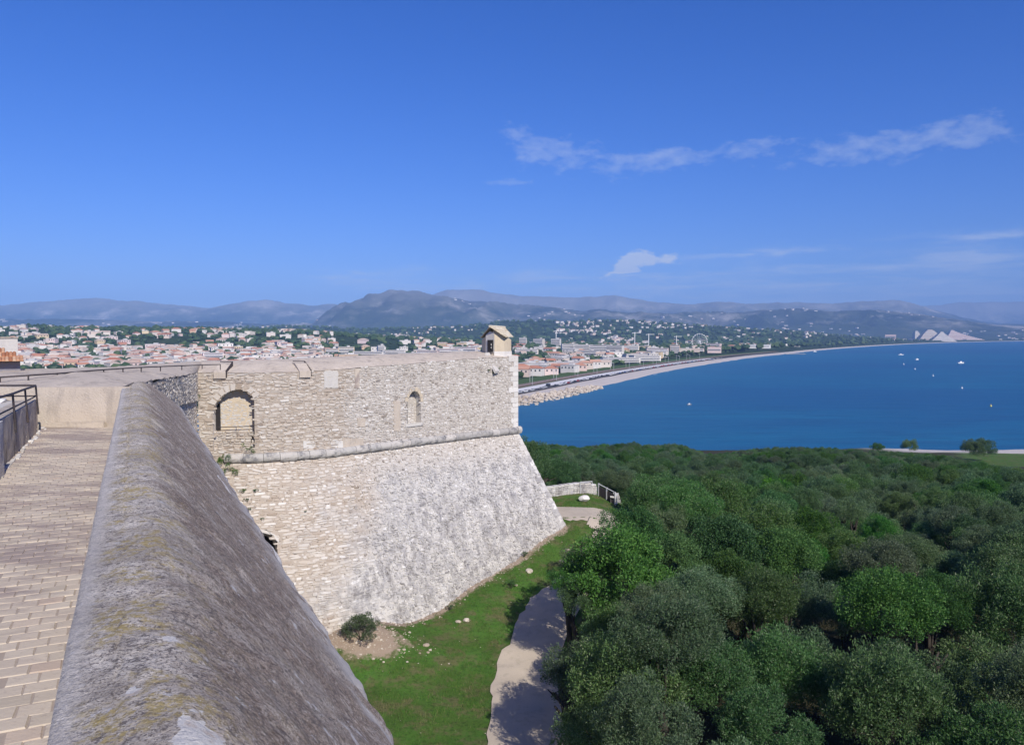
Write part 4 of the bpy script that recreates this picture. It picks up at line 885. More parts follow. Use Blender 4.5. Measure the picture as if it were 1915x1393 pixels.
# the ones that stand out first: crown centre as seen, distance, radius, kind
for u, v, Y, r, var in ((1158, 1052, 46, 3.5, 5), (1068, 1078, 47.5, 1.7, 4), (1095, 1105, 45, 1.5, 4), (1180, 990, 53, 2.7, 3), (1262, 1045, 50, 2.4, 5), (1098, 1238, 38.5, 2.5, 1), (1162, 1238, 33.5, 2.8, 0), (1250, 1160, 32.5, 2.4, 1), (1215, 1345, 27.5, 2.2, 2), (1165, 1160, 43, 2.7, 0), (1122, 1352, 32, 2.4, 1), (1290, 1120, 46, 2.8, 3), (1330, 930, 68, 3.6, 1), (1225, 915, 72, 3.1, 0), (1430, 980, 62, 3.5, 2)):
    c = at_y(u, v, Y); z = float(terr(c[0], Y)); h = c[2] + r * .55 - z; try_add(c[0], Y, r * .75); trees.append((c[0], Y, r, h, var))
for u, v, r in ((1822, 852, 3.8), (1838, 852, 3.8), (1702, 846, 2.9), (1640, 846, 2.2)):
    g_ = ground_at(u, v + (10 if r > 3 else 4)); trees.append((g_[0], g_[1], r, r * 1.75, 4)); occ.append((g_[0], g_[1], r))
rg = np.random.default_rng(77); tries = 0
while tries < 26000 and len(occ) < 1500:
    tries += 1; y = 24 + (276 - 24) * rg.random() ** .85; x = rg.uniform(-22, .70 * y + 6)
    if not foliage_zone(x, y): continue
    r = rg.uniform(1.9, 3.6) * (1.0 if y < 150 else .92)
    if y < 62 and x < path_x(y) + 7.5: r = min(r, 2.3)
    if not try_add(x, y, r * .66): continue
    big = fbm(x * .05, y * .05, 91, 2); h = rg.uniform(5.2, 8.6) * (.85 + .3 * big); 
    if y > 90: h *= float(np.interp(y, [90, 150, 220, 276], [.95, .85, .62, .5])); r *= float(np.interp(y, [150, 276], [1, .85]))
    if 66 < y < 100 and x < 22: h *= .72
    if y < 46: h *= 1.08
    uu_, _ = proj((x, y, -15.0)); vs_ = float(np.interp(uu_, [900, 975, 1010, 1050, 1090, 1110, 1160, 1280, 1320, 1335, 1370, 1450, 1550, 1620, 1740, 1790, 1860, 1915], [800, 812, 820, 830, 834, 827, 825, 829, 845, 850, 843, 835, 835, 840, 847, 852, 868, 875])) + rg.uniform(0, 5)
    hmax = ray(uu_, vs_)[2] * y - float(terr(x, y)); h = min(h, hmax)
    if h < 1.8: continue
    r = min(r, h * .52)
    q = fbm(x * .07 + 5, y * .07, 95, 2) + rg.normal(0, .13); var = int(rg.choice([0, 1, 2])) if q < .56 else int(rg.choice([3, 4])) if q < .80 else (5 if rg.random() < .35 else 3)
    trees.append((x, y, r, h, var))
def tproj(t): return proj((t[0], t[1], float(terr(t[0], t[1])) + t[3] * .7))
ranked = sorted(trees, key=lambda t: -(t[2] / t[1] if -60 < tproj(t)[0] < 1975 and tproj(t)[1] < 1500 else 0))
singles, mass = ranked[:290], ranked[290:]
KIND = {0: 'grey-green olive tree', 1: 'silvery olive tree', 2: 'rounded olive tree', 3: 'dark evergreen oak', 4: 'dense dark green oak', 5: 'bright fresh-green tree'}
NAME = {0: 'olive_tree', 1: 'olive_tree', 2: 'olive_tree', 3: 'oak_tree', 4: 'oak_tree', 5: 'broadleaf_tree'}
bandsY = [34, 41, 48, 55, 62, 70, 80, 92, 106, 124, 145, 175, 210, 260, 1e9]
rows = {}; made = []
for t in singles:
    e, c = put_tree(*t[:5], name=NAME[t[4]]); made.append((t, e, c)); b = next(i for i, q in enumerate(bandsY) if t[1] < q); rows.setdefault((b, t[4]), []).append((t[0], e, t))
for (b, k), lst in rows.items():
    lst.sort(key=lambda q: q[0])
    for i, (x, e, t) in enumerate(lst):
        tag(e, f"{KIND[k]} in the {ordinal(b)} row of the grove, {ordinal(i)} such from the left", 'tree', 'trees of the grove below the fort')
for t, e, c in made[:0]: pass
# the rest of the grove far down the slope reads as one mass
me = bpy.data.meshes.new('woodland'); me.from_pydata([(t[0], t[1], float(terr(t[0], t[1])) + t[3] - t[2] * .78) for t in mass], [], [])
at = me.attributes.new('sc', 'FLOAT', 'POINT'); at.data.foreach_set('value', [t[2] for t in mass])
wd = link('woodland', me); tag(wd, 'far part of the grove running down to the shore', 'woodland', kind='stuff')
ng = bpy.data.node_groups.new('scatter_crowns', 'GeometryNodeTree'); ng.interface.new_socket('Geometry', in_out='INPUT', socket_type='NodeSocketGeometry'); ng.interface.new_socket('Geometry', in_out='OUTPUT', socket_type='NodeSocketGeometry')
g = NT(ng); gi = g.n('NodeGroupInput'); go = g.n('NodeGroupOutput'); gj = g.n('GeometryNodeJoinGeometry')
pick_by_var = {}
for t, e, c in made: pick_by_var.setdefault(t[4], c)
cols = [pick_by_var[k] for k in (0, 1, 2, 3, 4) if k in pick_by_var]
sca = g.n('GeometryNodeInputNamedAttribute', data_type='FLOAT'); sca.inputs['Name'].default_value = 'sc'
rr_ = g.n('FunctionNodeRandomValue', data_type='FLOAT_VECTOR'); rr_.inputs['Min'].default_value = (0, 0, 0); rr_.inputs['Max'].default_value = (.2, .2, 6.28)
ji = g.n('GeometryNodeGeometryToInstance') if False else None
inst = g.n('GeometryNodeJoinGeometry')
for i, c in enumerate(cols):
    oi = g.n('GeometryNodeObjectInfo', transform_space='ORIGINAL'); oi.inputs['Object'].default_value = c; oi.inputs['As Instance'].default_value = True
    ix = g.n('GeometryNodeInputIndex'); md = g.math('MODULO', ix.outputs[0], float(len(cols))); eq = g.n('FunctionNodeCompare', {0: md, 1: float(i)}, data_type='FLOAT', operation='EQUAL'); eq.inputs['Epsilon'].default_value = .1
    ip = g.n('GeometryNodeInstanceOnPoints', {'Points': gi.outputs[0], 'Selection': eq.outputs[0], 'Instance': oi.outputs['Geometry'], 'Rotation': rr_.outputs[0], 'Scale': sca.outputs[0]})
    ng.links.new(ip.outputs[0], inst.inputs[0])
ng.links.new(inst.outputs[0], go.inputs[0]); md_ = wd.modifiers.new('scatter', 'NODES'); md_.node_group = ng

# ------------------------------------------------------------------ shrubs, weeds, grass, stones by the wall
def bush_mesh(seed, m, nl=5200, ncl=24): return crown_mesh(seed, m, nl=nl, nclump=ncl, flat=.85, ll=(.07, .13), lw=.22, spray=.35)
BUSH = [bush_mesh(201, M_olive), bush_mesh(202, M_oak, 3200, 14), bush_mesh(203, M_bright, 1600, 9)]
for me_ in BUSH: me_.name = 'foliage'
def bush(p, r, var, label, name='shrub', sq=.85, group=None):
    e = link(name, None, None, tuple(p)); link('foliage', BUSH[var], e, (0, 0, r * .55), (0, 0, random.uniform(0, 6)), (r, r, r * sq))
    mb = MB()
    for i in range(5):
        an = i * 1.26; mb.tube([(0, 0, -.1), (r * .35 * math.cos(an), r * .35 * math.sin(an), r * .6)], .03 * r + .01, 5, r2=.008)
    mb.build('stem', M_bark, e); return tag(e, label, 'shrub', group)
g_ = ground_at(676, 1196); bush(g_, 1.32, 0, 'round grey-green shrub at the foot of the bastion beside rubble', sq=1.0)
for u, v, r, l in ((955, 1100, .55, 'small dark sprawling bush on the lawn near the bastion'), (840, 1140, .32, 'tiny dark bush tucked against the foot of the sloping wall'), (980, 1040, .35, 'low weed bush at the wall foot near the bastion corner'), (625, 1170, .3, 'pale weed tuft left of the round shrub')):
    bush(ground_at(u, v), r, 1, l, sq=.7)
def weed(p, r, label, var=2, sq=.9): e = link('wall_weed', BUSH[var], None, tuple(p), (0, 0, random.uniform(0, 6)), (r, r, r * sq)); return tag(e, label, 'weed', 'weeds growing on the bastion wall')
for u, v, r, l, var in ((426, 876, .8, 'fresh green weed hanging at the left end of the cordon', 2), (416, 862, .35, 'small green weed beside the cordon end', 2)):
    s_, k_ = sk_at(u, v); weed(S_bat(np.array(s_), np.array(k_), .15), r, l, var, 1.1)
for u, v, r, l in ((467, 842, .36, 'green weed on the cordon right under the big arch'), (455, 832, .2, 'small weed at the foot of the big arch infill')):
    s_, z_ = sz_at(u, v); weed(S_up(np.array(s_), np.array(z_), .2), r, l)
for u, v, r, l in ((452, 918, .3, 'olive weed tuft on the wall below the cordon left end'), (478, 917, .24, 'small olive weed tuft right of the upper tuft'), (458, 936, .26, 'weed tuft in the wall above the drain arch'), (466, 952, .18, 'tiny weed tuft just above the drain arch'), (492, 972, .2, 'grassy tuft beside the drain arch'), (568, 956, .13, 'lone brown tuft right of the drain arch'), (445, 950, .18, 'weed tuft by the parapet edge on the wall')):
    s_, k_ = sk_at(u, v); weed(S_bat(np.array(s_), np.array(k_), .08), r, l, 1, .6)
for u, v, r, l in ((912, 693, .17, 'dark weed on the wall under the sentry box'), (922, 697, .15, 'second dark weed on the wall under the sentry box'), (931, 690, .17, 'rightmost dark weed on the wall under the sentry box'), (373, 742, .22, 'weed in the corner left of the big arch'), (377, 830, .26, 'weed low in the corner left of the big arch')):
    s_, z_ = sz_at(u, v); weed(S_up(np.array(s_), np.array(z_), .1), r, l, 1)
rs = random.Random(3)
def boulder(p, s, label, m=M_boulder, name='boulder', grp=None, fl=.6, seed=1): v, f = lump(s, s * .8, s * fl, seed, 2, .3, 1.6); return tag(add(name, v, f, m, None, False, loc=tuple(p), rot=(0, 0, seed)), label, 'stone', grp)
boulder(ground_at(1093, 938) + (0, 0, .3), .5, 'big white stone block lying on the grass before the low wall', M_quoin, 'stone_block', None, .62, 3)
for i, (u, v, s, l) in enumerate(((990, 1068, .34, 'white stone on the lawn in front of the small dark bush'), (1062, 1030, .28, 'flat white stone on the lawn beside the path trees'), (1050, 1050, .2, 'small white stone at the edge of tree shade'), (872, 1160, .26, 'grey stone lying near the foot of the sloping wall'), (857, 1163, .2, 'smaller stone left of the grey lawn stone'), (797, 1207, .22, 'pale stone on the grass below the rubble heap'), (965, 1095, .15, 'pebble-sized stone beside the dark bush'))):
    boulder(ground_at(u, v) + (0, 0, .04), s, l, M_boulder, 'lawn_stone', 'loose stones on the lawn', .5, i + 5)
mb = MB()
for i in range(520):
    x, y = rs.gauss(-8.8, 1.6), rs.gauss(47.8, .8); s = rs.uniform(.015, .05) if rs.random() < .8 else rs.uniform(.05, .12); v, f = lump(s, s, s * .6, i, 1, .3); mb.add(v + np.array((x, y, float(terr(x, y)) + .01)), f)
for i in range(420):
    t = rs.random(); p = bt[int(t * (len(bt) - 1))]; x, y = p[0] + rs.gauss(.15, .3), p[1] + rs.gauss(-.2, .3); s = rs.uniform(.02, .08); v, f = lump(s, s, s * .6, i + 900, 1, .3); mb.add(v + np.array((x, y, float(terr(x, y)) + .01)), f)
for i in range(60):
    u, v = rs.uniform(700, 1080), rs.uniform(1000, 1390); p = ground_at(u, v); s = rs.uniform(.015, .04); vv_, f = lump(s, s, s * .6, i + 1900, 1, .3); mb.add(vv_ + p, f)
tag(mb.build('scattered_rubble', M_boulder, fix=False), 'loose rubble and pebbles strewn along the foot of the bastion', 'rubble', kind='stuff')
# short grass on the lawn
g3 = np.random.default_rng(9); N = 110000; gx_ = g3.uniform(-9, 11, N * 2); gy_ = g3.uniform(30, 80, N * 2)
ok = (gx_ < path_x(gy_) - 1.6 + (gy_ > 60) * 0) | ((gy_ > 69) & (gx_ < 13))
fdm = np.min(np.hypot(gx_[:, None] - bt[None, ::4, 0], gy_[:, None] - bt[None, ::4, 1]), 1)
inside = np.array([False] * len(gx_)); bs = np.argsort(bt[:, 1]); inside = (gx_ < np.interp(gy_, bt[bs, 1], bt[bs, 0]) + .25) & (gy_ > bt[:, 1].min()) & (gy_ < bt[:, 1].max() + 1)
onpath = np.min(np.hypot(gx_[:, None] - pathmid[None, :, 0], gy_[:, None] - pathmid[None, :, 1]), 1) < 2.1
cov = fbm(gx_ * .9, gy_ * .9, 55, 4); ok &= ~inside & ~onpath & (cov > .43) & ((np.exp(-((gx_ + 8.8) / 3.3) ** 2 - ((gy_ - 47.6) / 1.9) ** 2)) < .5)
gx_, gy_ = gx_[ok][:N], gy_[ok][:N]; n = len(gx_); gz_ = terr(gx_, gy_); hgt = g3.uniform(.03, .14, n) * (.5 + cov[ok][:N]); an = g3.uniform(0, 6.28, n); lean = g3.normal(0, .035, (n, 2)); ww = g3.uniform(.008, .02, n)
b0 = np.stack([gx_ - ww * np.cos(an), gy_ - ww * np.sin(an), gz_ - .02], -1); b1 = np.stack([gx_ + ww * np.cos(an), gy_ + ww * np.sin(an), gz_ - .02], -1); tp = np.stack([gx_ + lean[:, 0], gy_ + lean[:, 1], gz_ + hgt], -1)
tag(add('grass', np.stack([b0, b1, tp], 1).reshape(-1, 3), np.arange(n * 3).reshape(-1, 3), M_grass), 'short green grass of the lawn below the bastion', 'grass', kind='stuff')

# ------------------------------------------------------------------ low wall and gate past the bastion corner
def low_wall(p0, p1, h, label, seed, th=.45):
    e = link('stone_wall', None); tag(e, label, 'wall'); p0, p1 = np.array(p0[:2]), np.array(p1[:2]); L = np.linalg.norm(p1 - p0); d = (p1 - p0) / L; nn = np.array((d[1], -d[0])); 
    if nn[1] > 0: nn = -nn
    def S(s, z, dd=0.0):
        s = np.asarray(s, float); x = p0[0] + d[0] * s + nn[0] * np.asarray(dd); y = p0[1] + d[1] * s + nn[1] * np.asarray(dd); return np.stack([x, y, terr(p0[0] + d[0] * s, p0[1] + d[1] * s) + np.asarray(z)], -1)
    ns = 24; mb = MB(); st = np.linspace(0, L, ns); A_ = [S(s, -.3, .0) for s in st]; B_ = [S(s, h + random.uniform(-.04, .04), 0.) for s in st]; C_ = [b + np.append(-nn * th, 0) for b in B_]; D_2 = [a + np.append(-nn * th, 0) for a in A_]
    for i in range(ns - 1): mb.add([A_[i], A_[i + 1], B_[i + 1], B_[i], C_[i], C_[i + 1], D_2[i], D_2[i + 1]], [(0, 1, 2, 3), (3, 2, 5, 4), (4, 5, 7, 6)])
    mb.build('wall_core', M_mortar, e, fix=False); p, c = rubble(S, 0, L, 0, h - .05, .34, .19, None, seed=seed); v, f = join_stones(p); tag(add('stonework', v, f, M_rubble, e), kind='stuff')
    s = 0
    while s < L - .1: 
        w = min(random.uniform(.4, .8), L - s); c = S(s + w / 2, h + .06) + np.append(-nn * th / 2, 0); mb = MB(); mb.box(c, (w - .03, th + .1, .12), math.atan2(d[1], d[0]), 0, .015); mb.build('coping_stone', M_dressed, e); s += w
wa, wb, wc, wd_ = ground_at(1022, 930), ground_at(1116, 926), ground_at(1151, 945), ground_at(1200, 941)
low_wall(wa, wb, .85, 'low stone wall just beyond the bastion corner, sunlit at its left end', 41); low_wall(wc, wd_, .75, 'low stone wall half hidden by trees right of the gate', 43)
ge = link('gate', None, None); tag(ge, 'dark boarded gate with grey posts between the two low stone walls', 'gate')
gp = [wb * (1 - f) + wc * f for f in np.linspace(.1, .97, 13)]
for i, p in enumerate(gp):
    if i in (0, 6, 12): mb = MB(); mb.box(p + (0, 0, .6), (.12, .12, 1.3), .6); mb.build('post', M_steel, ge)
    else: mb = MB(); mb.box(p + (0, 0, .52), (.05, .26, .95), math.atan2(*(wc - wb)[:2][::-1]) - math.pi / 2, 0, .01); mb.build('board', M_iron, ge)
mb = MB(); mb.tube([gp[0] + (0, 0, 1.2), gp[6] + (0, 0, 1.2), gp[12] + (0, 0, 1.2)], .05, 5); mb.build('top_rail', M_steel, ge)
mb = MB(); q0, q1 = ground_at(1086, 925), ground_at(1108, 925); e = link('pipe_rail', None); tag(e, 'pale tubular rail above the shaded end of the low wall', 'railing'); mb.tube([q0 + (0, .4, 1.12), q1 + (0, .4, 1.2)], .05, 5); mb.build('bar', M_steel, e); 
for q in (q0, q1): mb = MB(); mb.tube([q + (0, .4, 0), q + (0, .4, 1.15)], .04, 5); mb.build('post', M_steel, e)
# ------------------------------------------------------------------ coast, sea and far land
coast_px = [(965, 758), (1018, 749), (1060, 740), (1097, 731), (1135, 721), (1175, 711), (1253, 694), (1332, 680), (1420, 667), (1485, 661), (1523, 656), (1601, 649.5), (1678, 644.6), (1756, 641.2), (1840, 639.2), (1915, 637.8), (2100, 636), (2400, 634.5)]
coastP = np.array([at_z(u, v, SEA_Z)[:2] for u, v in coast_px]); coastP = np.concatenate([[(-900, 330), (-300, 360), (-120, 395), (-40, 435)], coastP])
cst = chaikin(coastP, 2); rC = cst[:, 0] / cst[:, 1]; oC = np.argsort(rC)
def Yc(r): return np.interp(r, rC[oC], cst[oC, 1])
cl_ = np.r_[0, np.cumsum(np.linalg.norm(np.diff(cst, axis=0), axis=1))]
cd = np.stack([np.interp(np.r_[np.arange(0, 3000, 12), np.linspace(3000, cl_[-1], 200)], cl_, cst[:, c]) for c in (0, 1)], -1)
def cdist(x, y):
    x = np.asarray(x, float); y = np.asarray(y, float); sh = x.shape; x = x.ravel(); y = y.ravel(); out = np.empty(len(x))
    for i in range(0, len(x), 20000): out[i:i + 20000] = np.sqrt(np.min((x[i:i + 20000, None] - cd[None, :, 0]) ** 2 + (y[i:i + 20000, None] - cd[None, :, 1]) ** 2, 1))
    return out.reshape(sh)
RIDGES = [
 (1900, 800, [(-300, 618), (0, 616), (60, 611.5), (130, 616), (220, 615), (300, 616), (400, 619), (500, 621), (560, 622), (700, 632), (900, 642), (1100, 648), (1400, 650), (2300, 645)]),
 (4300, 1500, [(-300, 622), (0, 620), (300, 618), (420, 614), (520, 612), (600, 613), (680, 616), (760, 615), (830, 612), (900, 606), (940, 602), (985, 600), (1030, 604), (1060, 605), (1110, 602), (1180, 602), (1250, 606), (1320, 611), (1420, 617), (1520, 623), (1600, 630), (1700, 637), (2300, 637)]),
 (8600, 1900, [(-300, 600), (0, 598), (250, 602), (430, 604), (540, 608), (585, 606), (605, 590), (622, 577), (650, 568), (680, 559), (705, 551), (725, 546.5), (755, 544), (785, 547), (810, 552), (850, 560), (900, 567), (960, 574), (1040, 580), (1130, 584), (1250, 588), (1400, 586), (1480, 582), (1560, 586), (1640, 584), (1720, 592), (1800, 602), (1860, 609), (2300, 616)]),
 (12500, 1800, [(-300, 575), (0, 572), (100, 566), (160, 562), (210, 559), (260, 564), (310, 570), (370, 574), (430, 571), (470, 566), (500, 564.5), (540, 569), (580, 572), (622, 571), (660, 575), (760, 572), (815, 553), (835, 546), (870, 545), (905, 545), (940, 550), (980, 555), (1040, 556), (1090, 556), (1130, 555), (1170, 557), (1210, 563), (1270, 567), (1340, 568), (1410, 570), (1460, 569), (1490, 565.5), (1520, 568), (1560, 571), (1590, 569), (1630, 565), (1660, 563), (1700, 568), (1750, 583), (1800, 597), (1850, 606), (2300, 615)]),
 (17200, 1500, [(-300, 600), (600, 602), (1500, 590), (1640, 575), (1720, 571), (1790, 568), (1850, 566), (1915, 567), (2050, 572), (2300, 580)])]
RT = [(D, Wd, np.array([ray(u, v)[0] for u, v in t]), np.array([ray(u, v)[2] * D for u, v in t])) for D, Wd, t in RIDGES]
def Hland(r, Y, cdd=None):
    r = np.asarray(r, float); Y = np.asarray(Y, float); base = np.full(np.broadcast(r, Y).shape, -39.7)
    H = base.copy()
    for i, (D, Wd, rr, zz) in enumerate(RT):
        zr = np.interp(r, rr, zz); q = (Y - D) / Wd; sh = np.where(q < 0, np.exp(-q * q * 2.2), np.exp(-q * q * 1.0))
        rough = (fbm(r * Y / (D * .045) + i * 3, Y / (D * .045), 200 + i, 5, .55) - .5) if i < 2 else .62 - 2.4 * np.abs(fbm(r * Y / (D * .075) + i * 3, Y / (D * .11), 200 + i, 6, .58) - .5) * 1.6; hh = np.maximum(zr + 40, 2)
        H = np.maximum(H, -40 + hh * sh + rough * np.minimum(hh * .7, 260) * (sh ** .7 * (1 - .80 * sh ** 3)))
    if cdd is not None: H = np.where(cdd < 160, np.interp(cdd, [0, 30, 90, 160], [-43, -42.3, -40.4, 0]) + (cdd >= 160) * 0 + np.where(cdd < 90, 0, 0), H) if False else np.minimum(H, np.interp(cdd, [0, 30, 85, 130, 400], [-43, -42.3, -40.4, -39.9, 5000]))
    return H
cols_ = np.array([ray(u, 650)[0] for u in np.linspace(-330, 2280, 560)]); nr = 300
wv = np.linspace(0, 1, nr)
y0 = Yc(cols_) - 6; lg = np.log(y0)[:, None] * (1 - wv)[None] + np.log(19000) * wv[None]; YY = np.exp(lg); RR = np.repeat(cols_[:, None], nr, 1); XX = RR * YY
cdd = np.where(YY < 9000, cdist(XX, YY), 5000); cdd[YY < Yc(RR)] *= -1
HZ = Hland(RR, YY, np.maximum(cdd, 0))
hills = add('hills', np.stack([XX, YY, HZ], -1).reshape(-1, 3), grid_faces(560, nr), M_far, smooth=True); tag(hills, kind='structure')
# sea
cs2 = np.linspace(-.55, 1.0, 240); wv2 = np.linspace(0, 1, 130); yy0 = np.full(240, 180.0); lg = np.log(yy0)[:, None] * (1 - wv2)[None] + np.log(Yc(cs2) + 60)[:, None] * wv2[None]; sy = np.exp(lg); sxx = cs2[:, None] * sy
sea = add('sea', np.stack([sxx, sy, np.full_like(sy, SEA_Z)], -1).reshape(-1, 3), grid_faces(240, 130), M_sea, smooth=True); tag(sea, kind='structure')
sd_ = cdist(sxx, sy).ravel(); at = sea.data.attributes.new('shallow', 'FLOAT', 'POINT'); at.data.foreach_set('value', np.clip(np.exp(-sd_ / 70) * .8 + .25 * np.exp(-sd_ / 6), 0, 1).astype(np.float32))
# strips along the shore
i0 = np.argmin(np.abs(cd[:, 0] + 100)); shoreP = cd[i0:]; td = np.gradient(shoreP, axis=0); td /= np.linalg.norm(td, axis=1)[:, None]; nl_ = np.stack([-td[:, 1], td[:, 0]], -1)
def strip(name, offs, zs, m, upto, wob=0.0):
    n = int(upto); P = []
    for k in range(n):
        j = (float(vnoise(k * .35, 3.0, 5)) - .5) * wob
        for o, z in zip(offs, zs): p = shoreP[k] + nl_[k] * (o + j); P.append((p[0], p[1], z))
    return tag(add(name, P, grid_faces(n, len(offs)), m, smooth=False), kind='structure')
NS = len(shoreP); nroad = int(np.argmin(np.abs(shoreP[:, 1] - 1900)))
strip('beach', (-3, 6, 18, 26), (-42.6, -41.5, -40.6, -40.2), M_beach, NS, 4.0)
strip('parking_lane', (25.5, 31), (-39.75, -39.72), M_asphalt, nroad); strip('coast_road', (31.2, 43), (-39.3, -39.3), M_promenade, int(nroad * .62)); strip('far_coast_road', (33.2, 38), (-39.6, -39.6), M_asphalt, nroad)
strip('verge', (43.3, 48), (-39.6, -39.5), M_verge, nroad); strip('railway_bed', (48.2, 59), (-39.3, -39.3), M_ballast, nroad); strip('field', (59.3, 84), (-39.55, -39.5), M_green, nroad)
for off in (51, 52.5, 55, 56.5): 
    r_ = tag(strip('rail_track', (off, off + .22), (-39.1, -39.1), M_steel, nroad), kind='structure')
mb = MB(); rg = np.random.default_rng(3)
nrip = int(np.argmin(np.abs(shoreP[:, 1] - 645)))
for i in range(900):
    k = int(rg.integers(0, nrip)); o = rg.uniform(-5, 15) * (1 - .6 * max(0, (k - nrip * .6) / (nrip * .4))); p = shoreP[k] + nl_[k] * o + rg.normal(0, 4, 2) * np.abs(td[k]); s = rg.uniform(.6, 1.5); v, f = lump(s, s, s * .8, i, 1, .3)
    mb.add(v + np.array((p[0], p[1], -42.2 + max(0, o + 4) * .14)), f)
tag(mb.build('riprap', M_boulder, fix=False), 'heaped pale boulders protecting the shore below the coast road', 'rocks', kind='stuff')
rows_ = np.argmin(np.abs(shoreP[:, 1] - 1500)); alongL = np.r_[0, np.cumsum(np.linalg.norm(np.diff(shoreP, axis=0), axis=1))]
def along(l, off): 
    k = np.interp(l, alongL, np.arange(NS)); i = int(k); f = k - i; p = shoreP[i] * (1 - f) + shoreP[min(i + 1, NS - 1)] * f; t_ = td[i]; return p + nl_[i] * off, math.atan2(t_[1], t_[0])
l_start = alongL[np.argmin(np.abs(shoreP[:, 1] - 560))]
pole = MB(); pole.tube([(0, 0, 0), (0, 0, 9)], .16, 5); pole = pole.mesh('pole', M_steel); arm = MB(); arm.tube([(0, 0, 8.2), (3.0, 0, 8.2)], .09, 4); arm.tube([(0, 0, 8.9), (3.0, 0, 8.25)], .06, 4); arm = arm.mesh('arm', M_steel)
for i in range(26):
    p, a = along(l_start - 40 + i * 33, 47.5 if i % 2 else 60.5); e = link('railway_mast', None, None, (p[0], p[1], -39.4), (0, 0, a + (1.57 if i % 2 else -1.57))); link('pole', pole, e); link('arm', arm, e)
    tag(e, f"thin grey overhead-line mast along the railway, {ordinal(i)} counting away from the fort", 'mast', 'overhead-line masts by the railway')
# cars on the shore road
def car_mesh(m):
    mb = MB(); mb.box((0, 0, .62), (4.1, 1.7, .62), 0, 0, 0, .96); mb.box((-.2, 0, 1.16), (2.2, 1.5, .5), 0, 1, 0, .78)
    for sx_ in (-1.3, 1.3):
        for sy_ in (-.78, .78): mb.tube([(sx_, sy_ - .1, .32), (sx_, sy_ + .1, .32)], .32, 8, 2)
    return mb.mesh('car', [m, M_window, M_iron])
carcol = [('white', (.75, .75, .75)), ('silver', (.45, .46, .48)), ('black', (.03, .03, .035)), ('red', (.40, .04, .03)), ('blue', (.05, .10, .25)), ('grey', (.18, .18, .19))]
CARS = [(n_, car_mesh(paint('car_paint_' + n_, c))) for n_, c in carcol]; cnt = {}; l = l_start - 60
for i in range(70):
    l += random.uniform(6, 22); p, a = along(l, 28 + random.uniform(-1, 1.5)); k = random.choice([0, 0, 1, 1, 2, 3, 4, 5]); n_, me = CARS[k]; cnt[k] = cnt.get(k, -1) + 1
    o = link('parked_car', me, None, (p[0], p[1], -39.72), (0, 0, a + random.choice((0, math.pi)))); tag(o, f"tiny {n_} car parked on the shore lane, {ordinal(cnt[k])} {n_} one from the boulders", 'car', 'cars parked along the shore')
van = MB(); van.box((0, 0, 1.35), (5.4, 2.0, 2.1)); van.box((3.0, 0, .9), (1.0, 1.9, 1.2), 0, 0, 0, .85); van.box((3.1, 0, 1.35), (.7, 1.7, .4), 0, 1)
for sx_ in (-1.7, 2.6):
    for sy_ in (-.9, .9): van.tube([(sx_, sy_ - .1, .36), (sx_, sy_ + .1, .36)], .36, 8, 2)
van = van.mesh('van', [paint('van_paint', (.03, .035, .045)), M_window, M_iron])
p, a = along(alongL[np.argmin(np.abs(shoreP[:, 1] - 600))], 31); tag(link('parked_van', van, None, (p[0], p[1], -39.72), (0, 0, a)), 'dark van parked on the shore lane near the boulders', 'van')

# ------------------------------------------------------------------ buildings of the town
def box_mesh(name, w, d, h, m): mb = MB(); mb.box((0, 0, h / 2 - .5), (w, d, h + 1)); return mb.mesh(name, m)
def roof_mesh(w, d, h, rh, kind, m):
    mb = MB(); o = .5; X, Y = w / 2 + o, d / 2 + o
    if kind == 'hip': k = min(X, Y) * .95; mb.add([(-X, -Y, h), (X, -Y, h), (X, Y, h), (-X, Y, h), (-X + k, 0, h + rh), (X - k, 0, h + rh)], [(0, 1, 5, 4), (1, 2, 5), (2, 3, 4, 5), (3, 0, 4), (3, 2, 1, 0)])
    elif kind == 'gable': mb.add([(-X, -Y, h), (X, -Y, h), (X, Y, h), (-X, Y, h), (-X, 0, h + rh), (X, 0, h + rh)], [(0, 1, 5, 4), (1, 2, 5), (2, 3, 4, 5), (3, 0, 4), (3, 2, 1, 0)])
    else: mb.box((0, 0, h + .25), (w + .6, d + .6, .5)); mb.box((w * .15, 0, h + 1.2), (w * .3, d * .4, 1.5))
    return mb.mesh('roof', m, fix=True)
win = MB(); win.box((0, 0, 0), (1.3, .25, 1.5)); win = win.mesh('window', M_window)
HT = []
for w, d, h, rh, kd in ((12, 9, 5.5, 2.0, 'hip'), (15, 10, 6.0, 2.3, 'hip'), (11, 9, 6.0, 2.4, 'gable'), (18, 9, 5.2, 2.0, 'gable'), (14, 11, 6.5, 0, 'flat'), (20, 12, 7.5, 0, 'flat')): HT.append((w, d, h, rh, kd))
WALLS = [('cream', M_wallA), ('white', M_wallW), ('pink', M_wallP), ('ochre', M_wallO)]; ROOFS = [('red-tiled', M_roofR), ('tan-tiled', M_roofT)]
cache = {}
def get(k, fn):
    if k not in cache: cache[k] = fn()
    return cache[k]
LMK = [(60, 'above the tiled hut'), (230, 'above the walkway end wall'), (370, 'above the long railing'), (500, 'above the big arch'), (700, 'above the flank top'), (900, 'left of the sentry box'), (1060, 'just right of the sentry box'), (1200, 'inland of the railway masts'), (1290, 'left of the big wheel'), (9999, 'beyond the big wheel')]
def tier(Y): return 'near' if Y < 1150 else 'lower-slope' if Y < 1400 else 'mid-slope' if Y < 1750 else 'upper-slope' if Y < 2600 else 'far-off'
LAB = {}
def register(e, phrase, cat, grp, u, Y): LAB.setdefault((tier(Y), phrase, next(n for m_, n in LMK if u < m_), cat, grp), []).append((u, e))
occT = []
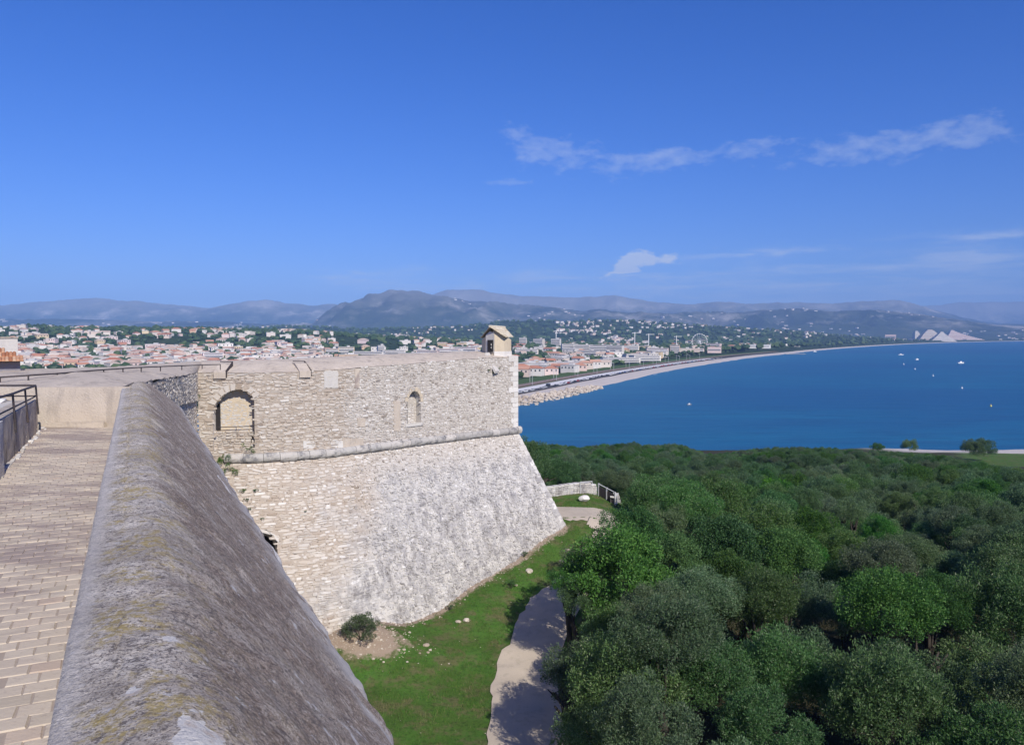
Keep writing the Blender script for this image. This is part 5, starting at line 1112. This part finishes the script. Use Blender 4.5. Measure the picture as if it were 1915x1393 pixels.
def free(x, y, r):
    for X, Y, R in occT:
        if abs(X - x) < r + R and abs(Y - y) < (r + R): return False
    occT.append((x, y, r)); return True
def place_u(u, Y): r = ray(u, 650)[0]; return r * Y, Y, r
rg = np.random.default_rng(21)
def house(u, Y, t=None, wc=None, rc=None, sc=1.0):
    x, y, r = place_u(u, Y); z = float(Hland(r, Y)); 
    t = int(rg.integers(0, len(HT))) if t is None else t; w, d, h, rh, kd = HT[t]
    wi = int(rg.choice(4, p=(.38, .36, .16, .10))) if wc is None else wc; ri = int(rg.random() < .35) if rc is None else rc; wn, wm = WALLS[wi]; rn_, rm = ROOFS[ri]
    e = link('house', None, None, (x, y, z), (0, 0, rg.uniform(-.6, .6) - math.atan(r))); e.scale = (sc, sc, sc)
    link('wall', get(('w', t, wi), lambda: box_mesh('wall', w, d, h, wm)), e); link('roof', get(('r', t, ri), lambda: roof_mesh(w, d, h, rh, kd, M_roofF if kd == 'flat' else rm)), e)
    if Y < 1500:
        for k in range(3 if w < 14 else 4): link('window', win, e, (-w / 2 + w * (k + .5) / (3 if w < 14 else 4), -d / 2 - .02, h * (.72 if k % 2 else .68)))
    register(e, f"{wn} {'flat-roofed villa' if kd == 'flat' else rn_ + ' house'}", 'house', 'houses of the town', u, Y); return e
def block(u, Y, w, h, wi, nm='apartment block', d=13, rot=None, roofm=None):
    x, y, r = place_u(u, Y); z = float(Hland(r, Y)); wn, wm = WALLS[wi]; e = link('apartment_block', None, None, (x, y, z), (0, 0, (rg.uniform(-.35, .35) if rot is None else rot) - math.atan(r)))
    box_ = box_mesh('wall', w, d, h, wm); link('wall', box_, e); mb = MB(); mb.box((0, 0, h + .45), (w + .8, d + .8, .5)); mb.box((w * .2, 0, h + 1.7), (4, 4, 2.2)); link('roof', mb.mesh('roof', roofm or M_roofF), e)
    fl = max(2, int(h / 3.1))
    for k in range(fl):
        mb = MB(); 
        nb = max(2, int(w / 6.5))
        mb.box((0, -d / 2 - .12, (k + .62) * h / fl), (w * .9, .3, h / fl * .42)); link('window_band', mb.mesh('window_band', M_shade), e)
        mb = MB(); mb.box((0, -d / 2 - .7, (k + .18) * h / fl), (w * .94, 1.4, .9)); link('balcony', mb.mesh('balcony', M_white if wi != 1 else wm), e)
    register(e, f"{wn} {nm}", 'building', 'apartment blocks of the town', u, Y); occT.append((x, y, w * .55)); return e
# blocks and landmarks of the town, left to right
for u, Y, w, h, wi in ((372, 1090, 18, 8, 2), (398, 1075, 26, 11, 2), (430, 1120, 14, 9, 2), (440, 1060, 20, 8, 1), (300, 1100, 26, 6, 3), (235, 1080, 22, 6, 3), (262, 1065, 20, 5, 2), (330, 1060, 30, 5, 3), (500, 1140, 34, 6, 2), (535, 1180, 40, 9, 1), (590, 1220, 24, 9, 3), (620, 1200, 20, 10, 3), (645, 1250, 26, 11, 3), (690, 1200, 46, 8, 1), (735, 1230, 36, 10, 1), (712, 1260, 10, 16, 1),
                      (765, 1180, 30, 8, 0), (800, 1230, 34, 11, 2), (835, 1290, 40, 12, 2), (870, 1330, 38, 11, 2), (858, 1210, 22, 10, 1), (885, 1190, 20, 10, 0),
                      (978, 1750, 16, 17, 1), (1008, 1760, 22, 16, 0), (1040, 1740, 20, 18, 1), (985, 1380, 40, 8, 0), (1065, 1500, 30, 15, 1), (1090, 1480, 36, 14, 1), (1120, 1440, 34, 15, 0), (1150, 1400, 30, 15, 1), (1135, 1500, 40, 12, 1), (1100, 1330, 36, 9, 1), (1175, 1560, 40, 11, 0), (1230, 1420, 38, 11, 2), (1262, 1480, 18, 14, 3), (1225, 1330, 30, 8, 1), (1050, 1180, 46, 6, 1), (1335, 1730, 30, 12, 2), (1300, 1600, 34, 5, 2)):
    block(u, Y, w, h, wi)
for u, Y, w, h, wi, d in ((1160, 1120, 52, 6, 1, 22), (1205, 1180, 44, 7, 1, 20), (1190, 1210, 40, 8, 1, 14)): block(u, Y, w, h, wi, 'flat commercial building', d, .5)
# individual houses
cand = []
def sample(n, u0, u1, Ya, Yb, sp=1.0, mind=0):
    k = 0; tr = 0
    while k < n and tr < n * 60:
        tr += 1; u = rg.uniform(u0, u1); Y = Ya * (Yb / Ya) ** rg.random(); x, y, r = place_u(u, Y)
        if mind and (cdist(np.array([x]), np.array([y]))[0] < mind or Y < Yc(r)): continue
        if not free(x, y, 7.5 * sp): continue
        house(u, Y, sc=rg.uniform(.85, 1.25)); k += 1
sample(34, -25, 430, 860, 1030); sample(100, -25, 430, 1030, 1850); sample(45, 430, 900, 1060, 1700)
for u, Y, t, wi, ri in ((1000, 790, 1, 1, 0), (1030, 800, 0, 2, 0), (978, 770, 2, 0, 0), (1012, 840, 4, 1, 0), (990, 870, 5, 1, 0), (1048, 870, 3, 2, 0), (1062, 900, 5, 2, 1), (1066, 850, 4, 1, 0), (1095, 930, 1, 0, 0), (1085, 880, 0, 2, 0), (1112, 960, 2, 1, 0), (975, 830, 1, 1, 0), (1125, 980, 3, 0, 1)): house(u, Y, t, wi, ri, 1.15); x, y, r = place_u(u, Y); occT.append((x, y, 9))
sample(60, 962, 1290, 900, 1700, 1.0, 95); sample(24, 1290, 1440, 1500, 2200, 1.2, 110); sample(22, 962, 1420, 1750, 2600, 1.5, 130)
for (tr_, ph, lm, cat, grp), lst in LAB.items():
    lst.sort(key=lambda q: q[0])
    for i, (u, e) in enumerate(lst): tag(e, f"{tr_} {ph} {lm}" + (f", {ordinal(i)} from the left" if len(lst) > 1 else ''), cat, grp)
# houses too far or too many to tell apart
mb = MB()
def dots(n, ulist, Ya, Yb, s=(8, 15), cl=True):
    for _ in range(n):
        u = rg.uniform(*ulist); Y = Ya * (Yb / Ya) ** rg.random(); x, y, r = place_u(u, Y)
        if Y < Yc(r) or (cl and fbm(u * .012, Y * .0016, 301, 2) < .47): continue
        if cdist(np.array([x]), np.array([y]))[0] < 90: continue
        z = float(Hland(r, Y)); w = rg.uniform(*s); h = rg.uniform(5, 8); a = rg.uniform(0, 3.14); mi = int(rg.integers(0, 2)); mb.box((x, y, z + h / 2 - 1), (w, w * .7, h + 2), a, mi)
        if rg.random() < .6:
            mb.box((x, y, z + h + .6), (w * 1.05, w * .75, 1.2), a, 2 + int(rg.integers(0, 2)), 0, .55)
dots(420, (-25, 620), 900, 1350, (9, 18), False); dots(420, (-25, 620), 1400, 2300); dots(260, (430, 900), 1250, 2600); dots(420, (620, 780), 3200, 4600, (9, 15), False) if False else dots(110, (630, 765), 3000, 3500, (9, 15), False)
dots(150, (420, 900), 2600, 4300); dots(420, (1040, 1320), 2700, 4250, (11, 19)); dots(120, (962, 1200), 1800, 2700); dots(150, (1320, 1760), 3000, 5600, (13, 22)); dots(160, (1420, 1915), 4600, 7400, (16, 28)); dots(260, (850, 1750), 6800, 8400, (18, 30)); dots(120, (0, 620), 6800, 11200, (18, 30)); dots(60, (1040, 1320), 2700, 4250, (11, 19), False); dots(60, (1290, 1600), 1800, 3200, (10, 20))
tag(mb.build('distant_houses', [M_wallW, M_wallA, M_roofR, M_roofT], fix=False), 'countless small white houses scattered over the far hills', 'houses', kind='stuff')
# trees between the houses
mb = MB(); rg = np.random.default_rng(33)
def wood_(n, ulist, Ya, Yb, s, sub, thr=.0, mind=95):
    for i in range(n):
        u = rg.uniform(*ulist); Y = Ya * (Yb / Ya) ** rg.random(); x, y, r = place_u(u, Y)
        if Y < Yc(r) or fbm(u * .02, Y * .004, 305, 2) < thr or cdist(np.array([x]), np.array([y]))[0] < mind: continue
        q = rg.uniform(*s); v, f = lump(q * rg.uniform(.9, 1.5), q * rg.uniform(.9, 1.5), q * rg.uniform(.65, 1.0), i % 97, sub, .35); mb.add(v + np.array((x, y, float(Hland(r, Y)) + q * .55)), f)
wood_(1700, (-25, 620), 850, 1900, (2.4, 5.2), 2); wood_(1500, (-25, 900), 1700, 2500, (4, 7.5), 1); wood_(420, (430, 900), 1040, 1600, (2.4, 5), 2); wood_(900, (960, 1300), 720, 1700, (2.2, 4.6), 2); wood_(700, (960, 1440), 1600, 2600, (4, 7), 1); wood_(900, (1290, 1760), 1700, 4600, (5, 8), 1, 0, 60); wood_(1300, (300, 1500), 2600, 4300, (6, 11), 1)
tag(mb.build('town_trees', M_far_tree, None, False, False), 'dark green trees massed between the houses of the town and hills', 'trees', kind='stuff')

# ------------------------------------------------------------------ landmarks by the far shore
def zl(u, Y): return float(Hland(ray(u, 650)[0], Y))
Yw = 1850; x, y, r = place_u(1308, Yw); zc = ray(1308, 638.5)[2] * Yw; R_ = 14.0 / FPX * Yw; zg_ = zl(1308, Yw)
wheel = link('ferris_wheel', None, None, (x, y, zg_)); tag(wheel, 'white ferris wheel standing behind the beach', 'ferris wheel'); hc = zc - zg_
circ = lambda rr, yy, n=40: [(rr * math.cos(2 * math.pi * k / n), yy, hc + rr * math.sin(2 * math.pi * k / n)) for k in range(n + 1)]
for yy in (-1.2, 1.2): mb = MB(); mb.tube(circ(R_, yy), .42, 5); mb.build('rim', M_white, wheel)
mb = MB(); mb.tube([(0, -2, hc), (0, 2, hc)], 1.2, 10); mb.build('hub', M_white, wheel)
for k in range(20):
    a = 2 * math.pi * k / 20; mb = MB(); mb.tube([(0, 0, hc), (R_ * math.cos(a), 0, hc + R_ * math.sin(a))], .2, 4); mb.build('spoke', M_white, wheel)
    mb = MB(); mb.box((R_ * 1.05 * math.cos(a), 0, hc + R_ * 1.05 * math.sin(a) - .8), (1.5, 2, 1.8)); mb.build('cabin', M_white, wheel)
for sx_ in (-1, 1):
    for yy in (-2.5, 2.5): mb = MB(); mb.tube([(sx_ * 9, yy * 2, -1), (0, yy, hc)], .5, 5); mb.build('leg', M_white, wheel)
# stepped pyramid apartment blocks at the marina
def pyramid(name, label, u0, u1, up, vt, Y, m, conc=1.7, nf=17, dep=40):
    x0, x1, xp = [place_u(q, Y)[0] for q in (u0, u1, up)]; zt_ = ray(up, vt)[2] * Y; z0 = -40; e = link(name, None, None, (xp, Y, z0)); tag(e, label, 'building'); H_ = zt_ - z0
    for k in range(nf):
        f_ = k / nf; q = (1 - f_) ** conc; a, b = (x0 - xp) * q - 6, (x1 - xp) * q + 6; hh = H_ / nf
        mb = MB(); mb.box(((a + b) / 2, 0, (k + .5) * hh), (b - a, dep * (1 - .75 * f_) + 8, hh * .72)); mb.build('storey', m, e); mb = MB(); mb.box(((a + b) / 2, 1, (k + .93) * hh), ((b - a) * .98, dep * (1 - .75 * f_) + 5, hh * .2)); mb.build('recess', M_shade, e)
pyramid('terraced_tower', 'left broad grey terraced pyramid building at the far marina', 1716, 1762, 1737, 616.5, 4800, M_wallA, .75); pyramid('terraced_tower', 'right white terraced pyramid building at the far marina', 1738, 1783, 1759, 620.5, 4650, M_wallW, 1.25); pyramid('terraced_tower', 'small outermost left terraced block at the far marina', 1709, 1722, 1711.5, 619, 4850, M_wallW, .8); pyramid('terraced_tower', 'low rear terraced block behind the white pyramid', 1765, 1840, 1778, 617.5, 5300, M_wallP, 1.3)
def simple_building(name, label, u, Y, w, d, h, m, rm=None, rot=0):
    x, y, r = place_u(u, Y); e = link(name, None, None, (x, y, zl(u, Y)), (0, 0, rot - math.atan(r))); tag(e, label, 'building'); mb = MB(); mb.box((0, 0, h / 2 - 1), (w, d, h + 2)); mb.build('wall', m, e); mb = MB(); mb.box((0, 0, h + .4), (w + 1, d + 1, .8)); mb.build('roof', rm or m, e)
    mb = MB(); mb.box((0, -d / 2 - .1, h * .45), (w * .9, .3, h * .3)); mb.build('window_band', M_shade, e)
simple_building('grandstand', 'long low white building behind the beach right of the big wheel', 1413, 1900, 68, 18, 6, M_white); simple_building('hotel', 'pinkish square hotel block in the far woods', 1665, 4700, 58, 20, 26, M_wallP); simple_building('beach_pavilion', 'cream beach pavilion near the right end of the shore road', 1336, 1560, 26, 12, 9, M_wallP); simple_building('warehouse', 'long pale warehouse roof above the far shore trees', 1440, 2900, 60, 20, 6, M_wallA)
for i, (u, v0, v1, Y) in enumerate(((1187, 621, 648, 1700), (1213, 624, 645, 1750), (1265, 628, 645, 1900), (1040, 618, 640, 1760))):
    x, y, r = place_u(u, Y); z1 = ray(u, v0)[2] * Y; z0 = zl(u, Y); e = link('tower_crane', None, None, (x, y, z0)); tag(e, f"thin pale tower crane over the town, {ordinal(i)} of the four listed from the wheel side" if False else ['slender white crane above the apartment blocks', 'paler crane just right of the tallest crane', 'short thin crane near the big wheel', 'crane with long jib right of the sentry box'][i], 'crane'); h = z1 - z0
    mb = MB(); mb.box((0, 0, h / 2), (1.3, 1.3, h)); mb.build('mast', M_white, e); mb = MB(); mb.box((4, 0, h - 1.5), (17, .8, .8)); mb.build('jib', M_white, e); mb = MB(); mb.box((-5, 0, h - 2.2), (2, 1, 1.6)); mb.build('counterweight', M_steel, e)
# jetty, boats, buoys
x, y, _ = place_u(1487, 1880); p = at_z(1487, 662.5, SEA_Z); e = link('jetty', None, None, (p[0], p[1], SEA_Z)); tag(e, 'low dark jetty sticking out from the far beach', 'jetty'); mb = MB(); mb.box((0, 0, .6), (44, 8, .5)); mb.build('deck', M_greyplaster, e)
for i in range(8): mb = MB(); mb.tube([(-20 + i * 5.6, 0, -1), (-20 + i * 5.6, 0, .5)], .3, 5); mb.build('pile', M_iron, e)
def boat(u, v, L, label, m, rz=0.0):
    p = at_z(u, v, SEA_Z); e = link('motor_boat', None, None, (p[0], p[1], SEA_Z), (0, 0, rz)); tag(e, label, 'boat'); W_ = L * .16; vs = []
    for z, k in ((-.2, .75), (L * .13, 1.0)):
        for x_, w_ in ((-L / 2, .8), (-L * .1, 1.0), (L * .25, .75), (L * .5 * (1 if z > 0 else .88), .04)): vs += [(x_, -W_ * w_ * k, z + (.04 * L if x_ > L * .3 and z > 0 else 0)), (x_, W_ * w_ * k, z + (.04 * L if x_ > L * .3 and z > 0 else 0))]
    f = []
    for i in range(3): f += [(2 * i, 2 * i + 2, 8 + 2 * i + 2, 8 + 2 * i), (2 * i + 1, 2 * i + 3, 8 + 2 * i + 3, 8 + 2 * i + 1), (8 + 2 * i, 8 + 2 * i + 1, 8 + 2 * i + 3, 8 + 2 * i + 2)]
    f.append((0, 1, 9, 8)); add('hull', vs, f, m, e); mb = MB(); mb.box((-L * .05, 0, L * .2), (L * .34, W_ * 1.2, L * .14), 0, 0, 0, .8); mb.build('cabin', M_white, e); mb = MB(); mb.box((L * .11, 0, L * .21), (.06 * L, W_ * 1.1, L * .09)); mb.build('windscreen', M_window, e)
boat(1797, 679.5, 11, 'white motor boat far out on the right of the bay', M_white, .2); boat(1289, 757, 3.4, 'small dinghy with pale cabin nearer the boulder shore', paint('dinghy_hull', (.25, .27, .3)), .4); boat(1524, 658, 9, 'pale boat moored close to the far beach', M_white, .1)
boat(1685, 664, 10, 'faint boat beyond the line of buoys', M_white, -.2); boat(1715, 673, 9, 'second faint boat beyond the line of buoys', M_white, .5)
for u, v, r, m, l in ((1690, 682, .85, M_white, 'white mooring buoy, farthest of the line'), (1711, 691, .8, M_white, 'white mooring buoy, second farthest of the line'), (1745, 703.5, .75, M_white, 'white mooring buoy in the middle of the line'), (1799, 726.5, .65, M_white, 'white mooring buoy, second nearest of the line'), (1853, 760, .55, M_yellow, 'yellow mooring buoy, nearest of the line')):
    p = at_z(u, v, SEA_Z); e = link('buoy', None, None, (p[0], p[1], SEA_Z)); tag(e, l, 'buoy', 'buoys in the bay'); v_, f_ = lump(r, r, r, 1, 2, 0.0); add('float', v_ + np.array((0, 0, r * .4)), f_, m, e, True); mb = MB(); mb.tube([(0, 0, r), (0, 0, r * 2.3)], r * .18, 6); mb.box((0, 0, r * 2.4), (r * .5, r * .5, r * .4)); mb.build('top_mark', m, e)

# ------------------------------------------------------------------ haze: the air between here and the mountains
hz = MB(); hz.box((0, 9300, 480), (46000, 23000, 1060)); hm = bpy.data.materials.new('haze'); hm.use_nodes = True; hm.node_tree.nodes.clear(); H = NT(hm.node_tree)
pv = H.n('ShaderNodeVolumePrincipled', {'Color': (.31, .54, 1.0), 'Density': 8.2e-5, 'Anisotropy': -.2}); H.n('ShaderNodeOutputMaterial', {'Volume': pv})
tag(hz.build('haze', hm), kind='stuff')
